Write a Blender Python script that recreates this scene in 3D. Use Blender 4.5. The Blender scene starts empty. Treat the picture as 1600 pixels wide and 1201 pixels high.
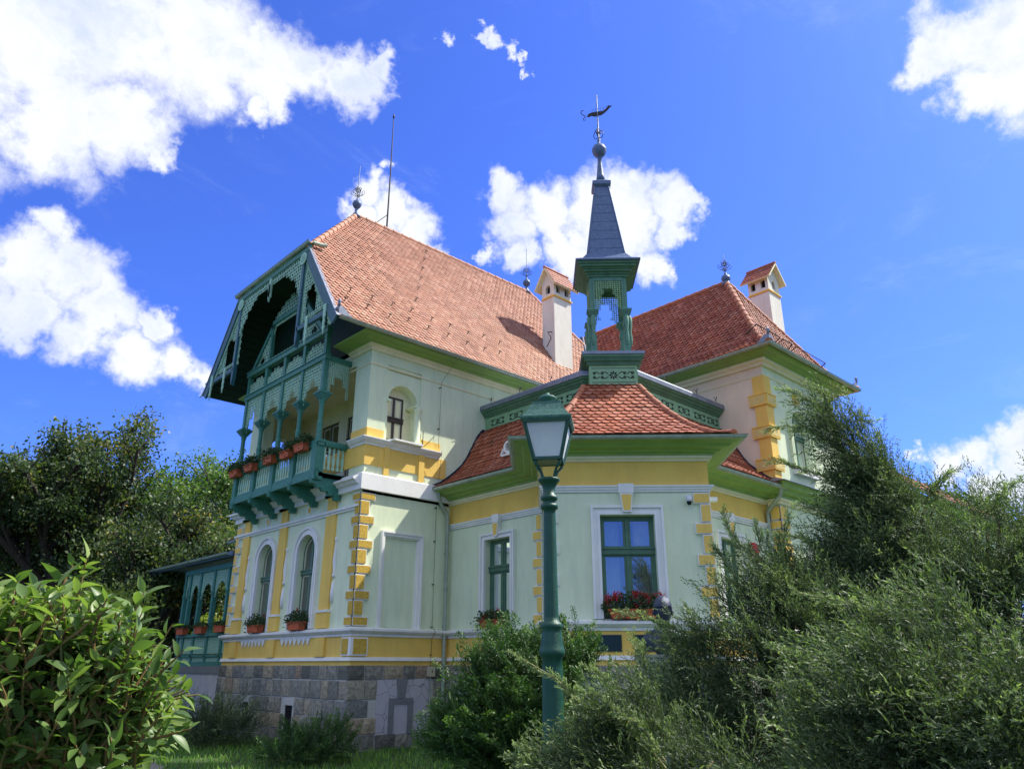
import bpy, math, random
import numpy as np
from mathutils import Vector, Matrix, noise as mnoise
R=math.radians
random.seed(7); rng=np.random.default_rng(7)
scene=bpy.context.scene
COL=scene.collection

# ------------------------------------------------------------------ camera
CAM=Vector((-8.98,-14.48,1.65)); PITCH=math.atan(437.5/1172.0); YAW=R(46.75)
cam=bpy.data.cameras.new('camera'); camo=bpy.data.objects.new('camera',cam); COL.objects.link(camo)
cam.sensor_width=36; cam.lens=1172*36/1600.; cam.clip_start=.05; cam.clip_end=3000
camo.location=CAM; camo.rotation_euler=(math.pi/2+PITCH,0,YAW-math.pi/2)
scene.camera=camo
_fw=np.array([math.cos(YAW)*math.cos(PITCH),math.sin(YAW)*math.cos(PITCH),math.sin(PITCH)])
_r=np.array([math.sin(YAW),-math.cos(YAW),0.]); _u=np.cross(_r,_fw)
def ray(px,py): return _fw*1172+_r*(px-800)-_u*(py-600.5)
def at(px,py,dist):
    d=ray(px,py); t=dist/math.hypot(d[0],d[1]); return np.array(CAM)+d*t

# ------------------------------------------------------------------ light
SUN=Vector((1/1.42,-1/3.0,1.0)).normalized()
sun=bpy.data.lights.new('sun','SUN'); sun.energy=5.0; sun.angle=R(.5); sun.color=(1,.94,.85)
suno=bpy.data.objects.new('sun',sun); COL.objects.link(suno)
suno.rotation_euler=SUN.to_track_quat('Z','Y').to_euler(); suno.location=(20,-20,40)
scene.view_settings.view_transform='Standard'; scene.view_settings.look='None'
scene.view_settings.gamma=1; scene.view_settings.exposure=0.6
scene.render.resolution_x=1024; scene.render.resolution_y=768

# ------------------------------------------------------------------ node helpers
class NT:
    def __init__(s,tree): s.t=tree; s.n=tree.nodes; s.l=tree.links
    def new(s,typ,**k):
        n=s.n.new(typ)
        for a,b in k.items():
            if a=='inp':
                for i,v in b.items(): s.set(n.inputs[i],v)
            else: setattr(n,a,b)
        return n
    def set(s,sock,v):
        if isinstance(v,bpy.types.NodeSocket): s.l.new(v,sock)
        elif isinstance(v,bpy.types.Node): s.l.new(v.outputs[0],sock)
        else:
            if sock.type=='RGBA' and hasattr(v,'__len__') and len(v)==3: v=(*v,1)
            sock.default_value=v
    def math(s,op,a,b=None,c=None,clamp=False):
        n=s.new('ShaderNodeMath',operation=op,use_clamp=clamp)
        s.set(n.inputs[0],a)
        if b is not None: s.set(n.inputs[1],b)
        if c is not None: s.set(n.inputs[2],c)
        return n.outputs[0]
    def vmath(s,op,a,b=None,c=None,out=0):
        n=s.new('ShaderNodeVectorMath',operation=op)
        s.set(n.inputs[0],a)
        if b is not None: s.set(n.inputs[1 if op!='SCALE' else 3],b)
        if c is not None: s.set(n.inputs[2],c)
        return n.outputs[out]
    def mix(s,f,a,b,mode='MIX'):
        n=s.new('ShaderNodeMix',data_type='RGBA',blend_type=mode)
        s.set(n.inputs[0],f); s.set(n.inputs[6],a); s.set(n.inputs[7],b)
        return n.outputs[2]
    def ramp(s,f,stops,interp='LINEAR'):
        n=s.new('ShaderNodeValToRGB'); n.color_ramp.interpolation=interp
        e=n.color_ramp.elements
        while len(e)<len(stops): e.new(.5)
        for i,(p,c) in enumerate(stops):
            e[i].position=p; e[i].color=(*c,1) if len(c)==3 else c
        s.set(n.inputs[0],f); return n.outputs[0]
    def noise(s,vec,scale,detail=4,rough=.55,dist=0,out=0):
        n=s.new('ShaderNodeTexNoise'); 
        if vec is not None: s.set(n.inputs['Vector'],vec)
        n.inputs['Scale'].default_value=scale; n.inputs['Detail'].default_value=detail
        n.inputs['Roughness'].default_value=rough; n.inputs['Distortion'].default_value=dist
        return n.outputs[out]

# ------------------------------------------------------------------ world : sky with clouds
world=bpy.data.worlds.new('World'); scene.world=world; world.use_nodes=True
W=NT(world.node_tree); W.n.clear()
wo=W.new('ShaderNodeOutputWorld'); bg=W.new('ShaderNodeBackground')
sky=W.new('ShaderNodeTexSky'); sky.sky_type='NISHITA'; sky.sun_disc=False
sky.sun_elevation=math.asin(SUN.z); sky.sun_rotation=math.atan2(SUN.x,SUN.y)
sky.air_density=1.0; sky.dust_density=1.1; sky.ozone_density=3.0; sky.altitude=300
tc=W.new('ShaderNodeTexCoord'); DIR=W.vmath('NORMALIZE',tc.outputs['Generated'])
CLOUDS=[(40,60,150),(170,40,150),(300,60,130),(400,110,90),(470,110,70),(545,130,50),(595,112,30),(90,180,100),(40,210,70),(190,190,80),(240,243,32),(300,262,14),(430,165,42),(320,130,60),(395,185,30),
 (85,365,48),(40,420,70),(110,430,70),(160,490,60),(235,512,32),(270,560,42),(205,565,48),(310,585,32),(120,530,55),(40,490,55),(20,440,60),
 (668,74,15),(686,68,17),(750,66,13),(770,71,16),(792,80,15),(808,90,12),
 (572,292,28),(600,330,42),(645,358,42),(680,382,26),(598,262,16),(560,330,30),
 (775,300,36),(800,345,52),(860,335,55),(800,392,36),(880,400,52),(935,320,56),(985,315,50),(1040,325,48),(1078,325,26),(980,370,60),(930,380,56),(1005,425,36),(1030,432,20),(1050,370,30),(870,370,40),(760,390,20),
 (1455,95,40),(1500,60,70),(1560,50,90),(1520,150,50),(1570,150,60),(1610,110,100),
 (1590,690,48),(1530,715,44),(1480,735,40),(1425,722,22),(1550,765,44),(1610,740,60),(1410,720,16),
 (-150,150,160),(-120,480,110),(-260,700,130)]
n1=W.noise(DIR,9,8,.62,out=1); n2=W.noise(DIR,30,6,.6,out=1)
D2=W.vmath('ADD',DIR,W.vmath('SCALE',W.vmath('SUBTRACT',n1,(.5,.5,.5)),.115))
D2=W.vmath('ADD',D2,W.vmath('SCALE',W.vmath('SUBTRACT',n2,(.5,.5,.5)),.045))
acc=None
def addblob(c,rad,acc):
    d=W.vmath('DISTANCE',D2,tuple(float(x) for x in c),out=1)
    v=W.math('MULTIPLY_ADD',d,-1/rad,1.0)
    return v if acc is None else W.math('MAXIMUM',acc,v)
for (px,py,rp) in CLOUDS:
    d=ray(px,py); L=np.linalg.norm(d); acc=addblob(d/L,rp/L*1.12,acc)
crng=random.Random(5)
for i in range(90):   # unseen clouds added outside the picture to whiten the sky light
    az=YAW+R(crng.uniform(65,295)); el=R(crng.uniform(12,70)); 
    acc=addblob((math.cos(el)*math.cos(az),math.cos(el)*math.sin(az),math.sin(el)),crng.uniform(.12,.30),acc)
n3=W.noise(DIR,22,8,.65)
dens=W.math('ADD',acc,W.math('MULTIPLY',W.math('SUBTRACT',n3,.5),.95))
mask=W.new('ShaderNodeMapRange',interpolation_type='SMOOTHSTEP',inp={0:dens,1:-.04,2:.62}).outputs[0]
# faint high wisps
wz=W.noise(W.vmath('MULTIPLY',DIR,(1,1,2.5)),3.2,8,.7,1.2)
wisp=W.new('ShaderNodeMapRange',interpolation_type='SMOOTHSTEP',inp={0:wz,1:.5,2:.85}).outputs[0]
core=W.math('MULTIPLY',W.new('ShaderNodeMapRange',interpolation_type='SMOOTHSTEP',inp={0:W.noise(W.vmath('ADD',D2,(0,0,.03)),6.5,7,.6),1:.42,2:.66}).outputs[0],W.new('ShaderNodeMapRange',interpolation_type='SMOOTHSTEP',inp={0:dens,1:.25,2:.7}).outputs[0])
SKYT=(.42,.645,1.5)
skyc=W.mix(1.0,sky.outputs[0],SKYT,'MULTIPLY')
ccol=W.mix(core,(5.5,5.7,6.1),(3.9,4.4,5.4))
skyw=W.mix(W.math('MULTIPLY',wisp,.22),skyc,(4.4,5.2,6.6))
W.l.new(W.mix(mask,skyw,ccol),bg.inputs[0]); bg.inputs[1].default_value=.12
W.l.new(bg.outputs[0],wo.inputs[0])
world.cycles.sampling_method='MANUAL'; world.cycles.sample_map_resolution=512

# ------------------------------------------------------------------ materials
MATS={}
def mat(name,base,rough=.7,var=None,scale=6,bump=0,bscale=60,metal=0,spec=.4,stain=None,attr=None,coat=0,sss=0):
    if name in MATS: return MATS[name]
    m=bpy.data.materials.new(name); m.use_nodes=True; N=NT(m.node_tree)
    b=N.n['Principled BSDF']; g=N.new('ShaderNodeNewGeometry'); P=g.outputs['Position']
    col=base
    if attr:   # attr: list of ramp stops on per-piece random value
        a=N.new('ShaderNodeAttribute',attribute_name='var'); col=N.ramp(a.outputs['Fac'],attr)
    if var is not None:
        f=N.noise(P,scale,5,.6); f=N.new('ShaderNodeMapRange',inp={0:f,1:.3,2:.7}).outputs[0]
        if attr: col=N.mix(f,col,N.mix(1.0,col,var,'MULTIPLY'))
        else: col=N.mix(f,base,var)
    if stain is not None:
        sv=N.vmath('MULTIPLY',P,(2.6,2.6,.5)); f=N.noise(sv,1.5,7,.68)
        f=N.new('ShaderNodeMapRange',inp={0:f,1:.46,2:.80,4:.7}).outputs[0]
        col=N.mix(f,col,stain)
    N.set(b.inputs['Base Color'],col)
    b.inputs['Roughness'].default_value=rough; b.inputs['Metallic'].default_value=metal
    b.inputs['Specular IOR Level'].default_value=spec; b.inputs['Coat Weight'].default_value=coat
    if bump:
        bn=N.new('ShaderNodeBump'); bn.inputs['Strength'].default_value=min(1,bump); bn.inputs['Distance'].default_value=.02
        N.set(bn.inputs['Height'],N.noise(P,bscale,6,.65)); N.l.new(bn.outputs[0],b.inputs['Normal'])
    MATS[name]=m; return m
mint=mat('mint_plaster',(.76,.83,.58),.85,(.69,.77,.52),1.3,.3,70,stain=(.52,.60,.42))
ylw=mat('yellow_plaster',(.90,.62,.145),.85,(.82,.53,.11),1.6,.3,90,stain=(.70,.46,.12))
wht=mat('white_trim',(.86,.85,.80),.7,(.78,.78,.74),3,.15,80,stain=(.62,.64,.58))
cream=mat('cream_plaster',(.86,.80,.52),.85,(.78,.72,.46),1.5,.25,90,stain=(.64,.6,.4))
pink=mat('warm_plaster',(.88,.75,.55),.85,(.80,.67,.48),1.5,.25,90,stain=(.7,.6,.45))
chim=mat('chimney_plaster',(.80,.79,.70),.85,(.74,.72,.62),2,.3,60,stain=(.6,.54,.44))
yrough=mat('rough_yellow_stucco',(.80,.55,.10),.95,(.45,.27,.035),28,1.0,55)
grn=mat('green_cornice_paint',(.28,.44,.105),.55,(.22,.37,.085),3,.15,60,stain=(.2,.28,.12))
dgrn=mat('teal_timber',(.035,.17,.125),.5,(.055,.24,.18),9,.3,70,stain=(.06,.17,.14))
blt=mat('blue_teal_board',(.02,.09,.12),.45,(.03,.13,.16),6,.2,70)
lace=mat('pale_green_fretwork',(.42,.66,.50),.6,(.32,.56,.42),7,.2,80,stain=(.28,.46,.36))
frz=mat('frieze_green',(.26,.46,.25),.6,(.2,.38,.2),5,.2,70,stain=(.18,.3,.19))
dkb=mat('dark_green_boards_and_shade',(.015,.045,.025),.7,(.01,.03,.018),8,.3,40)  # colour of the soffit boards, also painted shade behind the gable
zinc=mat('zinc_gutter',(.42,.48,.38),.5,(.30,.36,.29),8,.2,50,metal=.2,stain=(.2,.25,.19))
flash=mat('dark_flashing',(.02,.03,.06),.45,(.035,.045,.08),6,.1,40,metal=.3)
slate=mat('spire_zinc',(.075,.12,.22),.5,(.13,.19,.32),14,.3,30,metal=.2)
slab=mat('pale_zinc_sheet',(.26,.30,.36),.4,(.17,.20,.26),8,.2,40,metal=.5)
iron=mat('black_iron',(.015,.017,.02),.5,(.04,.03,.025),12,.2,50,metal=.4)
tile=mat('clay_tile',(.4,.15,.09),.62,(.66,.62,.60),1.1,.35,120,spec=.4,stain=(.17,.085,.055),attr=[(0,(.34,.085,.035)),(.3,(.42,.115,.05)),(.7,(.48,.145,.07)),(1,(.56,.22,.13))])
tileW=mat('weathered_clay_tile',(.4,.15,.09),.6,(.78,.74,.68),.9,.35,120,spec=.45,stain=(.28,.16,.11),attr=[(0,(.42,.175,.10)),(.3,(.52,.235,.14)),(.7,(.58,.28,.17)),(1,(.64,.36,.24))])
tileD=mat('roof_underlay',(.03,.012,.008),.9)
hipm=mat('hip_tile',(.46,.17,.085),.7,(.34,.12,.06),7,.3,90,stain=(.2,.10,.07))
hipw=mat('weathered_ridge_tile',(.56,.28,.17),.7,(.44,.20,.12),7,.3,90,stain=(.3,.17,.12))
stone=mat('ashlar_stone',(.2,.2,.2),.9,(.42,.42,.42),16,1.0,30,attr=[(0,(.14,.14,.115)),(.25,(.31,.30,.24)),(.5,(.46,.42,.30)),(.75,(.28,.28,.25)),(.9,(.52,.44,.29)),(1,(.34,.24,.17))])
mortar=mat('mortar',(.58,.57,.50),.95,(.48,.47,.41),20,.5,80)
gstone=mat('grey_frame_stone',(.24,.25,.24),.85,(.17,.18,.18),14,.4,60)
terr=mat('terracotta',(.62,.14,.05),.7,(.50,.10,.04),14,.2,60)
wgreen=mat('window_green',(.09,.19,.11),.45,(.06,.14,.085),8,.15,60)
woffw=mat('sash_cream',(.62,.60,.44),.55,(.5,.5,.37),8,.15,60)
curt=mat('curtain_cloth',(.60,.62,.52),.9,(.48,.5,.42),3)
dark=mat('dark_room',(.012,.014,.016),.9)  # near-black colour stands for unlit interiors; also used for dark ornament
ptg=mat('plant_stem_brown',(.10,.05,.025),.8,(.16,.09,.05),20,.3,60)
bark=mat('tree_bark',(.06,.045,.032),.9,(.035,.028,.02),12,.6,30)
lampg=mat('lamp_green_paint',(.006,.060,.034),.42,(.012,.082,.05),9,.25,60,stain=(.02,.07,.055))
lampo=mat('lamp_oxidised_green',(.02,.10,.07),.55,(.08,.19,.145),30,.3,40)
redp=mat('red_plastic',(.45,.015,.02),.35)
wplas=mat('white_plastic',(.75,.76,.78),.35)
statue=mat('dark_bronze',(.03,.04,.065),.5,(.07,.085,.12),9,.6,22,metal=.4)
pedst=mat('pale_pedestal_stone',(.36,.38,.36),.85,(.28,.30,.28),12,.4,70,stain=(.2,.22,.2))
brick=mat('brick_red_wall',(.35,.12,.06),.9,(.25,.09,.05),8,.3,40)
plaqm=mat('plaque_stone',(.012,.03,.035),.25,(.02,.045,.05),30)
gold=mat('plaque_letters',(.10,.12,.11),.5)
boxm=mat('beige_meter_box',(.50,.46,.32),.6)
def glassmat():
    m=bpy.data.materials.new('window_glass'); m.use_nodes=True; N=NT(m.node_tree); N.n.clear()
    o=N.new('ShaderNodeOutputMaterial'); gl=N.new('ShaderNodeBsdfGlossy'); gl.inputs['Roughness'].default_value=.015
    gl.inputs['Color'].default_value=(.85,.92,1,1)
    tr=N.new('ShaderNodeBsdfTransparent'); tr.inputs['Color'].default_value=(.62,.68,.66,1)
    lw=N.new('ShaderNodeLayerWeight'); lw.inputs['Blend'].default_value=.45
    mx=N.new('ShaderNodeMixShader'); f=N.math('MULTIPLY_ADD',lw.outputs['Fresnel'],1.5,.12,clamp=True)
    g=N.new('ShaderNodeNewGeometry'); b=N.new('ShaderNodeBump'); b.inputs['Strength'].default_value=.05; b.inputs['Distance'].default_value=.02
    N.set(b.inputs['Height'],N.noise(g.outputs['Position'],3,2,.5)); N.l.new(b.outputs[0],gl.inputs['Normal'])
    N.set(mx.inputs[0],f); N.l.new(tr.outputs[0],mx.inputs[1]); N.l.new(gl.outputs[0],mx.inputs[2]); N.l.new(mx.outputs[0],o.inputs[0])
    return m
glass=glassmat()
def frosted():
    m=mat('frosted_lamp_glass',(.86,.90,.90),.35,(.76,.82,.84),5,.1,30)
    b=m.node_tree.nodes['Principled BSDF']; b.inputs['Transmission Weight'].default_value=.35
    return m
lampglass=frosted()
def panelmat():
    m=mat('crazed_render_panel',(.5,.48,.5),.85); N=NT(m.node_tree); b=N.n['Principled BSDF']
    g=N.new('ShaderNodeNewGeometry'); v=N.new('ShaderNodeTexVoronoi',feature='DISTANCE_TO_EDGE'); v.inputs['Scale'].default_value=3.2
    N.set(v.inputs['Vector'],g.outputs['Position'])
    e=N.new('ShaderNodeMapRange',inp={0:v.outputs['Distance'],1:.006,2:.016}).outputs[0]
    ns=N.noise(g.outputs['Position'],7,5); c=N.mix(ns,(.44,.42,.44),(.54,.52,.52))
    N.set(b.inputs['Base Color'],N.mix(e,(.11,.11,.12),c)); return m
panelm=panelmat()
plainpanel=mat('smooth_render_panel',(.54,.52,.52),.85,(.46,.44,.45),4,.2,60,stain=(.36,.35,.36))
def leafmat(name,stops,rough=.5,trans=.25,spec=.35,tint=None):
    m=bpy.data.materials.new(name); m.use_nodes=True; N=NT(m.node_tree); N.n.clear()
    o=N.new('ShaderNodeOutputMaterial'); p=N.new('ShaderNodeBsdfPrincipled'); a=N.new('ShaderNodeAttribute',attribute_name='var')
    c=N.ramp(a.outputs['Fac'],stops); N.set(p.inputs['Base Color'],c); p.inputs['Roughness'].default_value=rough
    p.inputs['Specular IOR Level'].default_value=spec
    t=N.new('ShaderNodeBsdfTranslucent'); N.set(t.inputs['Color'],N.mix(1.0,c,tint or (1.6,1.9,.7),'MULTIPLY'))
    mx=N.new('ShaderNodeMixShader'); mx.inputs[0].default_value=trans
    N.l.new(p.outputs[0],mx.inputs[1]); N.l.new(t.outputs[0],mx.inputs[2]); N.l.new(mx.outputs[0],o.inputs[0])
    return m
jun=leafmat('juniper_scale_leaves',[(0,(.034,.054,.024)),(.35,(.080,.118,.052)),(.65,(.165,.22,.10)),(1,(.44,.53,.25))],.6,.25)
yew=leafmat('yew_needles',[(0,(.028,.062,.016)),(.5,(.055,.125,.028)),(1,(.17,.28,.05))],.55,.22)
laur=leafmat('broad_leaves',[(0,(.05,.10,.028)),(.5,(.12,.20,.052)),(.88,(.25,.33,.10)),(.96,(.36,.40,.12)),(1,(.42,.24,.07))],.42,.3,.4)
treel=leafmat('tree_leaves_mixed',[(0,(.026,.052,.024)),(.55,(.065,.105,.042)),(.85,(.13,.16,.05)),(1,(.44,.31,.06))],.5,.3)
treeg=leafmat('tree_leaves_green',[(0,(.035,.075,.024)),(.5,(.085,.16,.040)),(1,(.2,.3,.06))],.5,.3)
shrubl=leafmat('yellow_shrub_leaves',[(0,(.10,.15,.03)),(.5,(.22,.28,.05)),(1,(.38,.42,.09))],.5,.3)
gera=leafmat('geranium_foliage',[(0,(.02,.045,.018)),(.6,(.045,.09,.03)),(1,(.07,.13,.045))],.5,.2)
petal=leafmat('red_petals',[(0,(.35,.01,.015)),(1,(.62,.03,.04))],.5,.2,tint=(1.2,.6,.6))
grassm=leafmat('grass_blades',[(0,(.06,.16,.02)),(.6,(.12,.28,.035)),(1,(.26,.40,.06))],.5,.3)

# ------------------------------------------------------------------ mesh helpers
def tag(o,label=None,cat=None,group=None,kind=None):
    if label: o['label']=label
    if cat: o['category']=cat
    if group: o['group']=group
    if kind: o['kind']=kind
    return o
def empty(name,loc,label,cat,group=None,rz=0):
    o=bpy.data.objects.new(name,None); COL.objects.link(o); o.location=loc; o.rotation_euler=(0,0,rz)
    o.empty_display_size=.2
    return tag(o,label,cat,group)
class MB:
    def __init__(s): s.v=[]; s.f=[]; s.m=[]; s.a=[]; s.mi=0; s.av=0.; s.sm=[]; s.smooth=False
    def add(s,vs,fs):
        k=len(s.v); s.v+= [tuple(float(c) for c in p) for p in vs]; s.a+=[s.av]*len(vs)
        for f in fs: s.f.append(tuple(i+k for i in f)); s.m.append(s.mi); s.sm.append(s.smooth)
    def box(s,x0,x1,y0,y1,z0,z1): s.obox((0,0,0),(1,0,0),(0,1,0),(0,0,1),x0,x1,y0,y1,z0,z1)
    def obox(s,o,a,b,c,a0,a1,b0,b1,c0,c1):
        o,a,b,c=[np.array(q,float) for q in (o,a,b,c)]
        vs=[o+a*i+b*j+c*k for k in (c0,c1) for j in (b0,b1) for i in (a0,a1)]
        fl=np.dot(np.cross(a,b),c)*(a1-a0)*(b1-b0)*(c1-c0)<0
        fs=[(0,2,3,1),(4,5,7,6),(0,1,5,4),(2,6,7,3),(0,4,6,2),(1,3,7,5)]
        if fl: fs=[f[::-1] for f in fs]
        s.add(vs,fs)
    def beam(s,p,q,w,h=None,up=(0,0,1)):
        h=h or w; p=np.array(p,float); q=np.array(q,float); d=q-p; L=np.linalg.norm(d); d/=L
        u=np.array(up,float)
        if abs(d@u)>.95: u=np.array((1,0,0.))
        a=np.cross(d,u); a/=np.linalg.norm(a); b=np.cross(a,d)
        s.obox(p,d,a,b,0,L,-w/2,w/2,-h/2,h/2)
    def tube(s,pts,r,n=8,cap=True,r2=None):
        pts=[np.array(p,float) for p in pts]; N=len(pts); rs=r if hasattr(r,'__len__') else [r]*N
        if r2 is not None: rs=[r+(r2-r)*i/(N-1) for i in range(N)]
        vs=[];fs=[]; pa=None
        for i,p in enumerate(pts):
            d=(pts[min(i+1,N-1)]-pts[max(i-1,0)]); d/= (np.linalg.norm(d)+1e-9)
            if pa is None:
                h=np.array((0,0,1.)) if abs(d[2])<.9 else np.array((1.,0,0)); a=np.cross(d,h)
            else: a=pa-d*(pa@d)
            a/=np.linalg.norm(a)+1e-9; pa=a; b=np.cross(d,a)
            for k in range(n):
                t=2*math.pi*k/n; vs.append(p+(a*math.cos(t)+b*math.sin(t))*rs[i])
        for i in range(N-1):
            for k in range(n):
                k2=(k+1)%n; fs.append((i*n+k,i*n+k2,(i+1)*n+k2,(i+1)*n+k))
        sm=s.smooth; s.smooth=True; s.add(vs,fs); s.smooth=sm
        if cap: s.add(vs[:n],[tuple(range(n))[::-1]]); s.add(vs[-n:],[tuple(range(n))])
    def lathe(s,c,prof,n=20,smooth=True,ang=0,M=None):
        vs=[];fs=[]
        for (r,z) in prof:
            for k in range(n):
                t=2*math.pi*k/n+ang; vs.append((c[0]+r*math.cos(t),c[1]+r*math.sin(t),c[2]+z))
        for i in range(len(prof)-1):
            for k in range(n):
                k2=(k+1)%n; fs.append((i*n+k,i*n+k2,(i+1)*n+k2,(i+1)*n+k))
        if prof[0][0]>1e-4: fs.append(tuple(range(n))[::-1])
        if prof[-1][0]>1e-4: fs.append(tuple((len(prof)-1)*n+k for k in range(n)))
        sm=s.smooth; s.smooth=smooth; s.add(vs,fs); s.smooth=sm
    def prism(s,poly,o,a,b,c,c0,c1):
        """poly of (a,b) points extruded along c"""
        o,a,b,c=[np.array(q,float) for q in (o,a,b,c)]; n=len(poly)
        vs=[o+a*p[0]+b*p[1]+c*c0 for p in poly]+[o+a*p[0]+b*p[1]+c*c1 for p in poly]
        fs=[tuple(range(n))[::-1],tuple(range(n,2*n))]+[(i,(i+1)%n,(i+1)%n+n,i+n) for i in range(n)]
        s.add(vs,fs)
    def sweep(s,path,prof,close_prof=True,caps=True):
        """prof [(d,z)] swept along horizontal path [(x,y)], d outward = right-hand side, mitred"""
        P=[np.array(p,float) for p in path]; N=len(P); dirs=[(P[i+1]-P[i])/np.linalg.norm(P[i+1]-P[i]) for i in range(N-1)]
        nr=[np.array((d[1],-d[0])) for d in dirs]; vs=[];K=len(prof)
        for i in range(N):
            if i==0: m=nr[0]
            elif i==N-1: m=nr[-1]
            else:
                m=nr[i-1]+nr[i]; m=m/(m@nr[i])
            for (d,z) in prof: vs.append((P[i][0]+m[0]*d,P[i][1]+m[1]*d,z))
        fs=[];K2=K if close_prof else K-1
        for i in range(N-1):
            for k in range(K2):
                k2=(k+1)%K; fs.append((i*K+k,(i+1)*K+k,(i+1)*K+k2,i*K+k2))
        if caps and close_prof: fs+= [tuple(range(K)),tuple((N-1)*K+k for k in range(K))[::-1]]
        s.add(vs,fs)
    def build(s,name,mats,parent=None,label=None):
        me=bpy.data.meshes.new(name); me.from_pydata(s.v,[],s.f)
        if not isinstance(mats,(list,tuple)): mats=[mats]
        for m in mats: me.materials.append(m)
        me.polygons.foreach_set('material_index',s.m); me.polygons.foreach_set('use_smooth',s.sm)
        if any(s.a): me.attributes.new('var','FLOAT','POINT').data.foreach_set('value',s.a)
        me.update(); o=bpy.data.objects.new(name,me); COL.objects.link(o)
        if parent is not None: o.parent=parent; 
        if parent is not None and tuple(parent.location)!=(0,0,0): o.matrix_parent_inverse=Matrix.Identity(4)
        if label: o['label']=label
        return o
def local(parent,fn):  # build in world coords then move to parent's local
    return fn
class Frame:
    """wall frame: o ground origin, u horizontal unit, n outward unit"""
    def __init__(s,o,u,n): s.o=np.array((o[0],o[1],0.)); s.u=np.array((u[0],u[1],0.)); s.n=np.array((n[0],n[1],0.)); s.z=np.array((0,0,1.))
    def p(s,u,z,d=0): return s.o+s.u*u+s.z*z+s.n*d
    def box(s,mb,u0,u1,z0,z1,d0,d1): mb.obox(s.o,s.u,s.n,s.z,u0,u1,d0,d1,z0,z1)
    def prism(s,mb,poly,d0,d1): mb.prism(poly,s.o,s.u,s.z,s.n,d0,d1)
q2=math.sqrt(.5)
SIDE=Frame((0,0),(1,0),(0,-1)); FAC=Frame((0,0),(0,1),(-1,0))
BL=Frame((2.55,0),(0,-1),(-1,0)); BF=Frame((1.15,-4.6),(q2,-q2),(-q2,-q2)); BR=Frame((0,-5.42),(1,0),(0,-1))
RWL=Frame((8.13,0),(0,-1),(-1,0)); RWF=Frame((0,-5.74),(1,0),(0,-1))
BFL=3.125
def quad(mb,F,u0,u1,z0,z1,d):
    fs=(0,1,2,3)
    vs=[F.p(u0,z0,d),F.p(u1,z0,d),F.p(u1,z1,d),F.p(u0,z1,d)]
    if np.dot(np.cross(vs[1]-vs[0],vs[2]-vs[0]),F.n)<0: fs=fs[::-1]
    mb.add(vs,[fs])
def arcpts(uc,zs,r,n=14,sq=1.0): return [(uc-r*math.cos(math.pi*i/n),zs+r*sq*math.sin(math.pi*i/n)) for i in range(n+1)]
def wall(mb,F,u0,u1,z0,z1,ops=(),d=0,rev=.25):
    """ops: (uc,w,z0,z1,arch) – z1 is the crown height"""
    us={u0,u1}; zs={z0,z1}
    for (uc,w,a,b,ar) in ops: us|={uc-w/2,uc+w/2}; zs|={a,b}
    us=sorted(x for x in us if u0-1e-6<=x<=u1+1e-6); zs=sorted(x for x in zs if z0-1e-6<=x<=z1+1e-6)
    for i in range(len(us)-1):
        for j in range(len(zs)-1):
            cu=(us[i]+us[i+1])/2; cz=(zs[j]+zs[j+1])/2
            if any(abs(cu-o[0])<o[1]/2 and o[2]<cz<o[3] for o in ops): continue
            quad(mb,F,us[i],us[i+1],zs[j],zs[j+1],d)
    for (uc,w,a,b,ar) in ops:
        if a>z1 or b<z0: continue
        r=w/2; pts=[(uc-r,a)]
        if ar: pts+=arcpts(uc,b-r,r)
        else: pts+=[(uc-r,b),(uc+r,b)]
        pts+=[(uc+r,a)]; pts.append(pts[0])
        for k in range(len(pts)-1):
            p,q=pts[k],pts[k+1]; mb.add([F.p(*p,d),F.p(*q,d),F.p(*q,d-rev),F.p(*p,d-rev)],[(0,1,2,3)])
        if ar:
            ap=arcpts(uc,b-r,r)
            for k in range(len(ap)-1):
                p,q=ap[k],ap[k+1]; mb.add([F.p(*p,d),F.p(*q,d),F.p(q[0],b,d),F.p(p[0],b,d)],[(0,1,2,3)])
def ring(mb,F,outer,inner,d0,d1):
    """solid band between two open polylines with the same count"""
    n=len(outer); 
    for k in range(n-1):
        a,b,c,e=outer[k],outer[k+1],inner[k+1],inner[k]
        vs=[F.p(*q,d0) for q in (a,b,c,e)]+[F.p(*q,d1) for q in (a,b,c,e)]
        mb.add(vs,[(4,5,6,7),(0,1,5,4),(3,7,6,2)]+([(0,4,7,3)] if k==0 else [])+([(1,2,6,5)] if k==n-2 else []))
def archpath(uc,w,z0,z1,off=0,n=14):
    r=w/2; return [(uc-r-off,z0)]+[(uc-(r+off)*math.cos(math.pi*i/n),z1-r+(r+off)*math.sin(math.pi*i/n)) for i in range(n+1)]+[(uc+r+off,z0)]
def rectpath(uc,w,z0,z1,off=0): r=w/2+off; return [(uc-r,z0),(uc-r,z1+off),(uc+r,z1+off),(uc+r,z0)]
# ================================================================== THE VILLA
villa=empty('villa',(0,0,0),'pale green and yellow villa with red tiled roofs, carved timber gable and corner turret','villa')
def V(mb,name,m,parent=None,label=None): return mb.build(name,m,parent or villa,label)

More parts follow.
